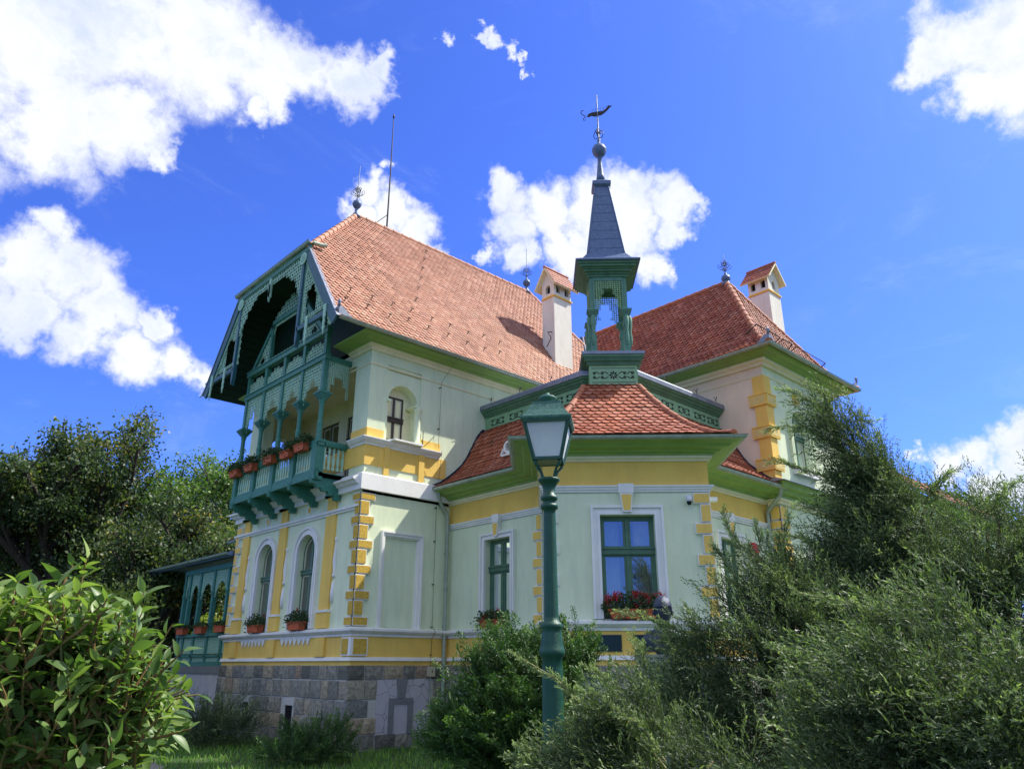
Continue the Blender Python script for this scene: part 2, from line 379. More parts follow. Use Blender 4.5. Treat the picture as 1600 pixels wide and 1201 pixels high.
def window(F,uc,w,z0,z1,arch,tz,parent=None,dep=-.13,fm=None,curtain=True,cols=2,label=None,lowbars=False,sur=.0):
    fm=fm or wgreen; mb=MB(); g=MB(); c=MB(); t=.055
    path=archpath(uc,w,z0,z1) if arch else rectpath(uc,w,z0,z1)
    inn=archpath(uc,w,z0,z1,-t) if arch else rectpath(uc,w,z0,z1,-t)
    ring(mb,F,path,inn,dep-.07,dep)
    F.box(mb,uc-w/2+.001,uc+w/2-.001,z0,z0+t,dep-.07,dep+.002)
    F.box(mb,uc-w/2-.001,uc+w/2+.001,tz-.05,tz+.05,dep-.08,dep+.035)      # transom
    F.box(mb,uc-w/2,uc+w/2,tz+.05,tz+.075,dep-.02,dep+.06)
    F.box(mb,uc-.035,uc+.035,z0+t,tz-.05,dep-.065,dep+.012)
    top=(z1-.05) if not arch else z1-.04
    F.box(mb,uc-.03,uc+.03,tz+.075,top,dep-.065,dep+.008)
    # dentils under the transom
    k=int(w/.05)
    for i in range(k): F.box(mb,uc-w/2+.02+i*.05,uc-w/2+.045+i*.05,tz-.045,tz-.015,dep+.035,dep+.048)
    # sashes
    mb.mi=1
    for sgn in (-1,1):
        a=uc+sgn*.035; b=uc+sgn*(w/2-t); a,b=min(a,b),max(a,b)
        for (za,zb) in ([(z0+t,tz-.05)]+([(tz+.075,z1-t)] if not arch else [])):
            F.box(mb,a,a+.035,za,zb,dep-.05,dep-.004); F.box(mb,b-.035,b,za,zb,dep-.05,dep-.004)
            F.box(mb,a+.035,b-.035,za,za+.035,dep-.05,dep-.004); F.box(mb,a+.035,b-.035,zb-.035,zb,dep-.05,dep-.004)
            if False: F.box(mb,a+.035,b-.035,za+.5*(zb-za)-.012,za+.5*(zb-za)+.012,dep-.045,dep-.01)
    if arch:
        o2=archpath(uc,w-2*t,tz+.075,z1-t); i2=archpath(uc,w-2*t,tz+.075,z1-t,-.03); ring(mb,F,o2,i2,dep-.05,dep-.004)
    o=mb.build('window',[fm,woffw if not lowbars else fm],parent or villa,label)
    quadpoly=[p for p in (archpath(uc,w-.01,z0+.02,z1-.01) if arch else rectpath(uc,w-.01,z0+.02,z1-.01))]
    g.add([F.p(*p,dep-.03) for p in quadpoly],[tuple(range(len(quadpoly)))]); g.build('glass',glass,o)
    if curtain:
        n=26
        for sgn in (-1,1):
            vs=[];a=uc+sgn*(w/2-.02); b=uc+sgn*(w*.13 if curtain!='wide' else .02)
            for i in range(n+1):
                u=a+(b-a)*i/n; dd=dep-.2+.025*math.sin(i*1.9)+.01*math.sin(i*4.3)
                vs+= [F.p(u,z0+.02,dd),F.p(u,z1-.03 if not arch else min(z1-.05,z1-w/2+math.sqrt(max(0,(w/2)**2-(u-uc)**2))-.03),dd)]
            c.add(vs,[(2*i,2*i+2,2*i+3,2*i+1) for i in range(n)])
        c.build('curtain',curt,o)
    return o
def surround(F,uc,w,z0,z1,arch,par,wd=.17,key=False,m=None):
    mb=MB(); P=archpath if arch else rectpath
    ring(mb,F,P(uc,w,z0,z1,wd),P(uc,w,z0,z1,0),0,.045)
    ring(mb,F,P(uc,w,z0,z1,wd),P(uc,w,z0,z1,wd-.045),.045,.085)
    ring(mb,F,P(uc,w,z0,z1,.05),P(uc,w,z0,z1,0),.045,.065)
    mb.build('surround',m or wht,par)
# interior blockers (added near-black plates so rooms behind the glass look unlit)
mb=MB(); mb.box(.5,7.9,.5,6.1,5.2,5.35); mb.box(1.2,1.3,.3,6.0,1.2,5.2); mb.box(3.6,3.7,-4,0,1.2,5.3); mb.box(5.,8.,-3.6,-3.5,1.2,5.3); mb.box(9,11.8,-4.3,-4.2,1.2,9); mb.box(2.7,8.,.3,.4,1.2,9)
mb.obox((3.6,-4.36,0),(q2,-q2,0),(q2,q2,0),(0,0,1),-1.15,1.15,-.05,.05,1.2,5.3)
V(mb,'interior_blocker',dark)

# ---- walls of the ground floor
W1=(4.36,.86,2.42,4.60,True); W2=(2.24,.86,2.42,4.60,True)
WBL=(1.78,.86,2.42,4.33,False); WBF=(1.55,1.02,2.42,4.29,False); WBR=(6.25,.86,2.42,4.3,False)
WRF=(9.9,.86,2.5,4.5,True)
mb=MB()
wall(mb,FAC,0,6.3,2.3,5.3,[W1,W2]); wall(mb,SIDE,0,.62,2.3,5.38)
wall(mb,SIDE,.62,1.66,4.42,5.38); wall(mb,SIDE,1.66,2.6,2.3,5.38); 
BW=(.62,1.66)
mb.add([(.66,.05,2.3),(1.62,.05,2.3),(1.62,.05,4.40),(.66,.05,4.40)],[(0,1,2,3)])
wall(mb,SIDE,.62,.66,2.3,4.42); wall(mb,SIDE,1.62,1.66,2.3,4.42)
V(mb,'lower_wall',mint)
mb=MB(); ring(mb,SIDE,rectpath(1.14,.96,2.37,4.40,.1),rectpath(1.14,.96,2.37,4.40,0),0,.05); ring(mb,SIDE,rectpath(1.14,.96,2.37,4.40,.1),rectpath(1.14,.96,2.37,4.40,.06),.05,.08)
ring(mb,SIDE,rectpath(1.14,.96,2.37,4.40,0),rectpath(1.14,.90,2.37,4.37,0),-.05,.0)
V(mb,'blind_window_surround',wht)
mb=MB(); wall(mb,BL,0,3.2,2.3,4.72,[WBL]); wall(mb,BF,0,BFL,2.3,4.72,[WBF]); wall(mb,BR,4.75,8.13,2.3,4.72,[WBR])
for a,b in (((2.55,-3.2),(1.15,-4.6)),((3.36,-6.81),(4.75,-5.42))):
    mb.add([(*a,2.3),(*b,2.3),(*b,4.72),(*a,4.72)],[(0,1,2,3)])
V(mb,'bay_wall',mint)
mb=MB(); wall(mb,RWF,8.13,12.1,2.3,5.45,[WRF]); wall(mb,RWL,5.42,5.74,2.3,5.45); V(mb,'wing_lower_wall',mint)
# yellow base and friezes
bayp=[(2.55,0),(2.55,-3.2),(1.15,-4.6),(3.36,-6.81),(4.75,-5.42),(8.13,-5.42)]
mainp=[(0.3,6.3),(0,6.3),(0,0),(2.55,0)]; wingp=[(8.13,-5.42),(8.13,-5.74),(12.1,-5.74),(12.1,-5.0),(30,-5.0)]
full=mainp[:-1]+bayp[:]+wingp[1:]
mb=MB(); mb.sweep(full,[(-.06,1.60),(.02,1.60),(.02,2.3),(-.06,2.3)]); V(mb,'base_band',ylw)
mb=MB(); mb.sweep(bayp,[(-.06,4.72),(.012,4.72),(.012,5.40),(-.06,5.40)]); V(mb,'frieze',ylw)
mb=MB(); mb.sweep(full,[(-.02,1.73),(.07,1.73),(.055,1.80),(-.02,1.81)]); V(mb,'drip_band',wht)
mb=MB(); mb.sweep(full,[(-.02,2.22),(.05,2.22),(.055,2.27),(.09,2.28),(.15,2.33),(.15,2.375),(.06,2.40),(-.02,2.41)]); V(mb,'sill_band',wht)
mb=MB(); mb.sweep(bayp,[(-.02,4.72),(.03,4.72),(.035,4.76),(.06,4.765),(.065,4.80),(.09,4.81),(.09,4.84),(-.02,4.86)]); V(mb,'string_moulding',wht)
mb=MB(); mb.sweep(mainp[:3],[(-.02,4.93),(.05,4.93),(.05,4.97),(.09,4.98),(.09,5.03),(-.02,5.04)]); V(mb,'string_moulding',wht)
# stone plinth
mb=MB(); mb.sweep(full,[(-.1,-.3),(.046,-.3),(.046,1.635),(-.1,1.635)]); V(mb,'plinth_core',mortar)
mb=MB(); prng=random.Random(3)
courses=[(.0,.30),(.30,.62),(.62,.96),(.96,1.34),(1.34,1.645)]
def ashlar(F,u0,u1,skip=(),corner0=True,corner1=True,base=.07):
    for ci,(za,zb) in enumerate(courses):
        u=u0
        while u<u1-.02:
            L=prng.uniform(.26,.55); 
            if u+L>u1-.15: L=u1-u
            a,b=u,u+L; u+=L
            cu=(a+b)/2; cz=(za+zb)/2
            if any(s[0]<cu<s[1] and s[2]<cz<s[3] for s in skip): continue
            for s in skip:      # trim to opening edges
                if s[2]<cz<s[3]:
                    if a<s[0]<b: b=s[0]
                    if a<s[1]<b: a=s[1]
            mb.av=prng.random()
            e0=-base if (a<=u0+.01 and corner0) else .006; e1=base if (b>=u1-.01 and corner1) else -.006
            a2,b2=a+e0,b+e1; d=base+prng.uniform(-.012,.014); g=.007; c=.028
            P=[F.p(a2,za+g,0),F.p(b2,za+g,0),F.p(b2,zb-g,0),F.p(a2,zb-g,0)]
            Q=[F.p(a2+.0,za+g,d-c),F.p(b2-.0,za+g,d-c),F.p(b2,zb-g,d-c),F.p(a2,zb-g,d-c)]
            nu,nz=4,3; G=[]
            for j in range(nz+1):
                for i in range(nu+1):
                    fu=i/nu; fz=j/nz; edge=(i in(0,nu)) or (j in (0,nz))
                    uu=a2+.014+(b2-a2-.028)*fu; zz=za+g+.014+(zb-za-2*g-.028)*fz
                    G.append(F.p(uu,zz,d+(0 if edge else prng.uniform(.0,.028))))
            vs=P+Q+G; fs=[(0,1,5,4),(1,2,6,5),(2,3,7,6),(3,0,4,7)]
            idx=lambda i,j:8+j*(nu+1)+i
            for j in range(nz):
                for i in range(nu): fs.append((idx(i,j),idx(i+1,j),idx(i+1,j+1),idx(i,j+1)))
            fs+=[(4,5,idx(nu,0),idx(0,0)),(5,6,idx(nu,nz),idx(nu,0)),(6,7,idx(0,nz),idx(nu,nz)),(7,4,idx(0,0),idx(0,nz))]
            mb.add(vs,fs)
CW=[(2.3,.34,.28,.80),(4.5,.34,.28,.80)]
ashlar(FAC,0,6.3,skip=[(c-w/2,c+w/2,a-.02,b+.02) for c,w,a,b in CW])
ashlar(SIDE,.001,2.5,skip=[(.68,2.02,.28,1.36)],corner1=False)
V(mb,'plinth',stone); mb=MB(); ashlar(BL,.02,3.2,skip=[(.45,1.1,.28,1.36),(2.2,2.9,.28,1.36)],corner0=False,corner1=False)
V(mb,'plinth',stone); mb=MB(); ashlar(BF,0,BFL,skip=[(.35,2.8,.28,1.36)]); V(mb,'plinth',stone); mb=MB(); ashlar(BR,4.8,8.13,corner1=False); V(mb,'plinth',stone); mb=MB(); ashlar(RWF,8.13,12.1)
V(mb,'plinth',stone); mb=MB(); ashlar(Frame((0,-5.0),(1,0),(0,-1)),12.15,30,corner0=False,corner1=False); V(mb,'plinth',stone)
mb=MB(); SIDE.box(mb,.66,2.04,.27,1.37,.0,.062); V(mb,'render_panel',panelm)
for a,b in ((.43,1.12),(2.18,2.92)): mb=MB(); BL.box(mb,a,b,.27,1.37,0,.06); V(mb,'render_panel',panelm)
mb=MB(); BF.box(mb,.33,1.02,.27,1.37,0,.06); BF.box(mb,1.62,2.82,.27,1.37,0,.06); BF.box(mb,1.02,1.62,.9,1.37,0,.06)
V(mb,'plain_render_panel',plainpanel)
mb=MB()
SIDE.box(mb,.98,1.11,.28,.98,.06,.085); SIDE.box(mb,1.47,1.61,.28,.98,.06,.085); SIDE.box(mb,1.11,1.47,.86,.98,.06,.085)
SIDE.prism(mb,[(1.2,.983),(1.38,.983),(1.43,1.37),(1.15,1.37)],.06,.095)
V(mb,'blind_niche_frame',gstone)
mb=MB(); SIDE.box(mb,1.11,1.47,.28,.859,.058,.065); V(mb,'blind_niche_back',plainpanel)
# cellar windows
for F,c,w,a,b,dd in [(FAC,2.3,.34,.28,.80,0),(FAC,4.5,.34,.28,.80,0),(BF,1.32,.58,.28,.86,0)]:
    mb=MB(); F.box(mb,c-w/2,c+w/2,a,b,-.02,.052); o=V(mb,'cellar_window',dark)
    mb=MB()
    for i in range(5):
        u=c-w/2+w*(i+.5)/5; mb.tube([F.p(u,a,.075),F.p(u,b,.075)],.011,6)
        mb.tube([F.p(u-.03,a+.2,.075),F.p(u,a+.26,.085),F.p(u+.03,a+.2,.075)],.007,5)
    F.box(mb,c-w/2,c+w/2,b-.1,b-.08,.065,.085); F.box(mb,c-w/2,c+w/2,a+.08,a+.1,.065,.085); mb.build('grille',iron,o)
    mb=MB(); F.box(mb,c-w/2-.07,c+w/2+.07,b,b+.13,.0,.1); F.box(mb,c-w/2-.07,c-w/2,a,b,0,.085); F.box(mb,c+w/2,c+w/2+.07,a,b,0,.085); mb.build('stone_frame',mortar if F is FAC else gstone,o)

# ---- windows of the ground floor
o=window(FAC,*W1[:4],True,3.72,curtain=False); surround(FAC,*W1[:4],True,o,.18)
o=window(FAC,*W2[:4],True,3.72,curtain=False); surround(FAC,*W2[:4],True,o,.18)
o=window(BL,*WBL[:4],False,3.66,curtain='wide',lowbars=True); surround(BL,*WBL[:4],False,o,.14)
o=window(BF,*WBF[:4],False,3.62,lowbars=True); surround(BF,*WBF[:4],False,o,.17)
o=window(BR,*WBR[:4],False,3.66,curtain='wide',lowbars=True); surround(BR,*WBR[:4],False,o,.14)
o=window(RWF,*WRF[:4],True,3.8); surround(RWF,*WRF[:4],True,o,.18)
for F,c,zt,zb,w in ((BL,1.78,4.72,4.37,.2),(BF,1.55,4.72,4.33,.25),(BR,6.25,4.72,4.37,.2)):
    mb=MB(); F.prism(mb,[(c-w*.32,zb),(c+w*.32,zb),(c+w*.5,zt-.03),(c-w*.5,zt-.03)],0,.12); mb.mi=1
    F.prism(mb,[(c-w*.25,zb+.03),(c+w*.25,zb+.03),(c+w*.4,zt-.06),(c-w*.4,zt-.06)],.12,.126)
    mb.mi=0; F.box(mb,c-w*.58,c+w*.58,zt-.03,zt+.145,.0,.13); V(mb,'keystone',[wht,ylw])
# ---- facade relief
for a,b in ((1.0,1.42),(3.35,3.72),(5.48,5.86)):
    mb=MB(); FAC.box(mb,a,b,2.75,4.925,0,.055); FAC.box(mb,a+.02,b-.02,5.045,5.36,0,.05); FAC.box(mb,a-.03,b+.03,2.41,2.75,0,.09)
    FAC.box(mb,a,b,1.815,2.215,.02,.08); pil_=V(mb,'pilaster',ylw); mb=MB()
    FAC.box(mb,a-.05,b+.05,2.75,2.80,0,.11); FAC.box(mb,a-.06,b+.06,5.36,5.42,0,.1)
    c=a-.07
    prof=[(.0,3.5),(.05,3.5),(.05,3.56),(.03,3.6),(.06,3.85),(.035,4.2),(.03,4.3),(.05,4.33),(.05,4.38),(0,4.38)]
    mb.build('pilaster_cap',wht,pil_); mb=MB(); mb.lathe((-.0,c,0),prof,10); mb.build('pilaster_trim',wht,pil_); mb=MB(); mb.lathe((-.0,c,0),[(0,2.95),(.05,2.95),(.06,3.15),(.04,3.4),(0,3.42)],10); mb.build('pilaster_trim',wht,pil_)
for c in (2.3,4.5):
    mb=MB(); ring(mb,FAC,[(c+.11*math.cos(t),5.2+.11*math.sin(t)) for t in np.linspace(0,6.2832,25)],[(c+.085*math.cos(t),5.2+.085*math.sin(t)) for t in np.linspace(0,6.2832,25)],0,.03)
    mb.mi=1; FAC.prism(mb,[(c+.084*math.cos(t),5.2+.084*math.sin(t)) for t in np.linspace(0,6.2832,24,endpoint=False)],0,.015); mb.mi=0; V(mb,'medallion',[wht,ylw])
for a,b in ((1.68,3.1),(3.9,5.25)):
    mb=MB(); n=7; s=(b-a)/n
    for i in range(n): FAC.prism(mb,[(a+i*s,2.222),(a+(i+1)*s,2.222),(a+(i+.5)*s,2.06)],.02,.05)
    V(mb,'zigzag_trim',wht)
# ---- quoins
def quoin(name,F,u,sgn,z0,z1,wide,nar,h,gap,first,Fb=None,ub=0,sb=1,wb=None,nb=None,start_wide=True,m=None,proud=.055):
    """alternating corner blocks; F,u: the corner on one wall, Fb,ub the same on the other wall"""
    mb=MB(); z=z0; k=0; wide_=start_wide
    def blk(FF,uu,ss,w,za,zb,e):
        a,b=(uu-e,uu+w) if ss>0 else (uu-w,uu+e)
        mb.mi=0; FF.box(mb,a,b,za,zb,0,proud)
        mb.mi=1; r=.018; FF.box(mb,a+r,b-r,za+r,zb-r,proud-.02,proud+.010)
    while z<z1-.05:
        zb=min(z+h*(.76 if wide_ else 1.24),z1)
        w1,w2=(wide,wb) if wide_ else (nar,nb)
        blk(F,u,sgn,w1,z+gap,zb-gap,proud if Fb else 0)
        if Fb: blk(Fb,ub,sb,w2,z+gap,zb-gap,proud-.001)
        z=zb; wide_=not wide_; h=first if False else h
    return V(mb,name,[wht,m or ylw])
quoin('quoin_strip',SIDE,0,1,2.42,5.30,.33,.19,.27,.008,.3,FAC,0,1,.29,.17,start_wide=True,m=yrough)
quoin('quoin_strip',FAC,6.3,-1,2.42,5.30,.34,.16,.262,.010,.3)
mb=MB(); SIDE.box(mb,-.07,.36,1.83,2.20,.02,.07); FAC.box(mb,-.02,.30,1.83,2.20,.02,.07); mb.mi=1; SIDE.box(mb,.0,.33,1.86,2.17,.07,.08); FAC.box(mb,.02,.27,1.86,2.17,.07,.08); V(mb,'corner_block',[wht,yrough])
quoin('quoin_strip',BF,0,1,2.42,4.7,.27,.13,.285,.008,.3,None,start_wide=True,proud=.03,m=mint)
quoin('quoin_strip',BL,3.2,-1,2.42,4.7,.28,.17,.285,.008,.3,None,start_wide=True)
quoin('quoin_strip',BF,BFL,-1,2.42,4.7,.32,.20,.285,.008,.3,None,start_wide=False)
quoin('quoin_strip',RWF,8.13,1,2.42,5.3,.36,.30,.285,.012,.3,RWL,5.74,-1,.25,.2,start_wide=True)
# ---- upper floor of the main block
NI=(1.0,.86,6.62,8.10,True)
mb=MB(); wall(mb,SIDE,0,.5,5.3,8.9); wall(mb,SIDE,1.5,12.,5.3,8.9); wall(mb,SIDE,.5,1.5,8.53,8.9); wall(mb,SIDE,.5,1.5,5.3,6.55)
wall(mb,SIDE,.5,1.5,6.55,8.53,[NI],d=-.035,rev=.35)
for a,b in (((.5,6.55),(.5,8.53)),((.5,8.53),(1.5,8.53)),((1.5,8.53),(1.5,6.55))):
    mb.add([SIDE.p(*a,0),SIDE.p(*b,0),SIDE.p(*b,-.035),SIDE.p(*a,-.035)],[(0,1,2,3)])
# piers of the loggia, its back wall, ceiling and return walls
for a,b in ((0,.65),(5.5,6.3)):
    wall(mb,FAC,a,b,5.3,8.9); mb.add([(0,(b if a==0 else a),5.3),(.3,(b if a==0 else a),5.3),(.3,(b if a==0 else a),8.9),(0,(b if a==0 else a),8.9)],[(0,1,2,3)])
wall(mb,FAC,0.65,5.5,5.3,5.62); wall(mb,FAC,.65,5.5,8.55,8.9)
V(mb,'upper_wall',mint)
mb=MB(); FB=Frame((1.5,0),(0,1),(-1,0))
wall(mb,FB,.3,6.2,5.6,8.8,[(4.38,.95,6.3,8.2,False),(3.0,.9,6.3,8.2,False)],rev=.15)
FL=Frame((0,6.15),(1,0),(0,-1)); wall(mb,FL,.3,1.5,5.6,8.8,[(.9,.8,6.5,8.0,True)],rev=.2)
mb.add([(.3,.32,5.6),(1.5,.32,5.6),(1.5,.32,8.8),(.3,.32,8.8)],[(0,1,2,3)])
mb.add([(.3,.32,5.6),(.3,.65,5.6),(.3,.65,8.8),(.3,.32,8.8)],[(0,1,2,3)])
mb.add([(0,.3,8.7),(1.5,.3,8.7),(1.5,6.2,8.7),(0,6.2,8.7)],[(0,1,2,3)])
V(mb,'loggia_wall',cream)
mb=MB(); mb.box(0.02,1.52,.05,6.25,5.45,5.6); V(mb,'loggia_floor',pink)
mb=MB(); wall(mb,Frame((0,6.3),(-1,0),(0,1)),-12,0,0,8.9,[(-.9,.8,6.5,8.0,True)]); V(mb,'rear_wall',mint)
window(FB,4.38,.95,6.3,8.2,False,7.5,curtain=False,dep=-.05,fm=mat('brown_window_wood',(.05,.035,.025),.5))
window(FB,3.0,.9,6.3,8.2,False,7.5,curtain=False,dep=-.05,fm=MATS['brown_window_wood'])
# niche window
mb=MB(); mb.box(.5,1.5,.36,.37,6.5,8.2); V(mb,'niche_back',cream); mb=MB(); mb.box(.66,1.18,.335,.35,6.72,7.84); V(mb,'niche_painted_shade',dark)  # dark panel added behind the glass, its colour standing in for shade
FN=Frame((0.0,.30),(1,0),(0,-1)); window(FN,.92,.56,6.7,7.86,False,7.25,curtain=False,dep=-.01,fm=MATS['brown_window_wood'])
mb=MB(); mb.smooth=False
mb.lathe((1.42,-.0,6.6),[(.11,0),(.11,.09),(.085,.11),(.085,.88),(.1,.9),(.12,.95),(.12,1.0)],20)
SIDE.box(mb,1.27,1.47,7.60,7.66,-.30,.1); SIDE.box(mb,1.30,1.5,6.60,6.72,-.2,.13)
V(mb,'niche_column',mint); mb=MB(); SIDE.box(mb,.5,.62,7.60,7.66,-.3,.03); V(mb,'niche_impost',mint)
# bands round the upper floor
upp=[(0.25,6.3),(0,6.3),(0,0),(2.62,0)]
mb=MB(); mb.sweep(upp,[(-.02,5.36),(.10,5.36),(.10,5.72),(.075,5.745),(-.02,5.76)]); V(mb,'upper_block_band',wht)
mb=MB(); mb.sweep([(0.25,6.3),(0,6.3),(0,0),(2.35,0)],[(-.02,5.95),(.02,5.95),(.02,6.44),(-.02,6.44)])
SIDE.box(mb,1.5,1.66,5.76,6.44,0.02,.06); SIDE.box(mb,.5,.64,5.76,6.44,.02,.06); SIDE.box(mb,0,.46,6.62,6.83,.0,.02); SIDE.box(mb,1.52,2.15,6.62,6.83,.0,.02); FAC.box(mb,0,.65,6.62,6.83,0,.021)
V(mb,'upper_band',ylw)
mb=MB(); mb.sweep([(0.0,.6),(0,0),(2.12,0)],[(-.01,6.42),(.04,6.42),(.06,6.47),(.1,6.49),(.16,6.56),(.16,6.585),(.0,6.62),(-.01,6.62)])
mb.prism([(.55,0),(1.5,0),(1.45,-.28),(.62,-.28)],(0,0,0),(1,0,0),(0,1,0),(0,0,1),6.585,6.625)
V(mb,'shelf_cornice',wht)
# cornice below the balcony
mb=MB(); mb.sweep([(0.2,6.3),(0,6.3),(0,.0),(.0,-.001)],[(-.01,5.42),(.06,5.42),(.08,5.47),(.16,5.5),(.2,5.56),(.26,5.58),(.26,5.63),(.1,5.7),(-.01,5.7)]); V(mb,'balcony_cornice',wht)
# ---- eaves main block
ep=[(.0,6.3),(0,6.3),(0,0),(12.,0)]
mb=MB(); mb.sweep([(0,5.4),(0,6.3)][::-1]+[] if False else [(0,.9),(0,0),(11.9,0)],[(-.01,8.42),(.02,8.42),(.025,8.46),(-.01,8.47)]); mb.sweep([(0,.9),(0,0),(11.9,0)],[(-.01,8.78),(.05,8.78),(.06,8.85),(.12,8.88),(.13,8.925),(-.01,8.93)]); V(mb,'eaves_moulding',cream)
mb=MB(); mb.sweep([(-.02,.95),(-.02,-.02),(11.9,-.02)],[(0,8.921),(.15,8.921),(.17,8.945),(.31,8.95),(.33,8.972),(.50,8.982),(.52,9.01),(0,9.02)]); V(mb,'eaves_cove',grn)
mb=MB(); mb.sweep([(-.02,6.32),(-.02,5.4)],[(0,8.921),(.15,8.921),(.17,8.945),(.31,8.95),(.33,8.972),(.50,8.982),(.52,9.01),(0,9.02)]); V(mb,'eaves_cove',grn)
def gutter(path,z,d,r=.065,name='gutter',parent=None):
    mb=MB(); n=9; pr=[(d+r*math.sin(t),z+r*(1-math.cos(t))-r) for t in np.linspace(-math.pi/2,math.pi/2,n)]
    pr=[(d-r*math.cos(t),z-r*math.sin(t)) for t in np.linspace(0,math.pi,n)]
    pr=[(a,b) for a,b in pr]+[(d+r+.012,z+.008),(d+r-.012,z-.004)]+[(d-(r-.01)*math.cos(t),z-(r-.01)*math.sin(t)) for t in np.linspace(math.pi,0,n)]
    mb.sweep(path,pr,True)
    # joint collars
    P=[np.array(p) for p in path]
    for a,b in zip(P[:-1],P[1:]):
        L=np.linalg.norm(b-a); dd=(b-a)/L; nn=np.array((dd[1],-dd[0]))
        for k in range(1,int(L/1.0)+1):
            q=a+dd*(k-.5); ppr=[(q[0]+nn[0]*(d-(r+.007)*math.cos(t)),q[1]+nn[1]*(d-(r+.007)*math.cos(t)),z-(r+.007)*math.sin(t)) for t in np.linspace(0,math.pi,n)]
            vs=[(p[0]+dd[0]*s,p[1]+dd[1]*s,p[2]) for s in (-.018,.018) for p in ppr]
            mb.add(vs,[(i,i+1,n+i+1,n+i) for i in range(n-1)])
    return mb.build(name,zinc,parent or villa)
gutter([(-1.3,0),(7.6,0)],9.06,.60); 
# ---- bay eaves
mb=MB(); mb.sweep(bayp,[(-.01,5.31),(.05,5.31),(.07,5.35),(.10,5.36),(.11,5.41),(-.01,5.42)]); V(mb,'eaves_moulding',cream)
mb=MB(); mb.sweep(bayp,[(0,5.412),(.14,5.412),(.15,5.45),(.22,5.455),(.25,5.49),(.38,5.51),(.42,5.555),(.50,5.57),(.575,5.60),(.575,5.625),(0,5.63)]); V(mb,'eaves_cove',grn)
gutter([(2.55,-.0),(2.55,-3.2),(1.15,-4.6),(3.36,-6.81),(4.75,-5.42),(8.1,-5.42)],5.655,.60)
# ------------------------------------------------------------------ roofs with real tiles
trng=random.Random(11)
class Prof:
    def __init__(s,pts):
        s.p=pts; s.t=[0]
        for (a,b),(c,d) in zip(pts[:-1],pts[1:]): s.t.append(s.t[-1]+math.hypot(c-a,d-b))
        s.T=s.t[-1]
    def at(s,t):
        t=max(-.2,min(s.T,t)); k=0
        while k<len(s.t)-2 and t>s.t[k+1]: k+=1
        f=(t-s.t[k])/(s.t[k+1]-s.t[k]); a=s.p[k]; b=s.p[k+1]
        dr,dz=b[0]-a[0],b[1]-a[1]; L=math.hypot(dr,dz)
        return a[0]+dr*f,a[1]+dz*f,dr/L,dz/L
def tiled(mb,O,e,i,prof,uL,uR,w=.178,ex=.155,start=-.05):
    O=np.array((O[0],O[1],0.)); e=np.array((e[0],e[1],0.)); i=np.array((i[0],i[1],0.)); Z=np.array((0,0,1.))
    # underlay
    mb.mi=1; ts=np.linspace(0,prof.T,14); vs=[]
    for t in ts:
        r,z,dr,dz=prof.at(t); n=-i*dz+Z*dr
        for u in (uL(r,z),uR(r,z)): vs.append(O+e*u+i*r+Z*z-n*.01)
    mb.add(vs,[(2*k,2*k+1,2*k+3,2*k+2) for k in range(len(ts)-1)]); mb.mi=0
    j=0; t=start
    while t<prof.T-.02:
        r,z,dr,dz=prof.at(max(0,t)); a,b=uL(r,z),uR(r,z); 
        r2,z2,_,_=prof.at(t+ex*1.6); a=min(a,uL(r2,z2)); b=max(b,uR(r2,z2))
        u=a-w+((-a)%w)+(w/2 if j%2 else 0)
        while u<b+w/2:
            if u+w/2>a and u-w/2<b:
                mb.av=trng.random(); lift=.040+trng.uniform(-.004,.007); sk=trng.uniform(-.004,.004)
                sh=[(-w/2+.004,ex*1.75,.004),(w/2-.004,ex*1.75,.004),(w/2-.004,.062,lift),(w*.27,.022,lift),(0,0,lift),(-w*.27,.022,lift),(-w/2+.004,.062,lift)]
                top=[];bot=[]
                for (du,dt,h) in sh:
                    tt=t+dt+sk*du*10; rr,zz,ddr,ddz=prof.at(tt); n=-i*ddz+Z*ddr
                    A,B=uL(rr,zz),uR(rr,zz); uu=min(max(u+du,A),B); p=O+e*uu+i*rr+Z*zz
                    if tt<0: p=O+e*uu+i*(rr+0)+Z*zz
                    top.append(p+n*(h+.014)); bot.append(p+n*h)
                if max(np.dot(q-O,e) for q in top)-min(np.dot(q-O,e) for q in top)>.02:
                    mb.add(top+bot[2:],[tuple(range(7)),(2,7,8,3),(3,8,9,4),(4,9,10,5),(5,10,11,6),(1,7,2),(0,6,11)])
            u+=w
        t+=ex; j+=1
def caps(mb,pts,r=.085,seg=.33):
    pts=[np.array(p,float) for p in pts]; L=[0]
    for a,b in zip(pts[:-1],pts[1:]): L.append(L[-1]+np.linalg.norm(b-a))
    f=lambda d: np.array([np.interp(d,L,[p[k] for p in pts]) for k in range(3)])
    n=max(1,int(L[-1]/seg)); 
    for k in range(n):
        a=f(L[-1]*k/n); b=f(L[-1]*(k+1)/n+.03); mb.av=trng.random(); mb.tube([a,(a+b)/2,b],[r*1.12,r,r*.88],10)
mb=MB(); MZ0=9.05; K=(14.46-MZ0)/3.7
pm=Prof([(0,MZ0),(3.7,14.46)])
def mL(r,z): return -1.36 if z<11.55 else -1.36+(z-11.55)/(14.46-11.55)*2.38
def mR(r,z): return 11.2-(z-MZ0)/(14.46-MZ0)*2.85
tiled(mb,(0,-.6),(1,0),(0,1),pm,mL,mR,w=.158,ex=.128)
mb.mi=1
mb.add([(-1.36,6.8,MZ0),(11.2,6.8,MZ0),(8.35,3.1,14.46),(1.02,3.1,14.46),(-1.36,5.1,11.55)],[(0,1,2,3,4)])
mb.add([(-1.36,1.1,11.55),(-1.36,5.1,11.55),(1.02,3.1,14.46)],[(0,1,2)])
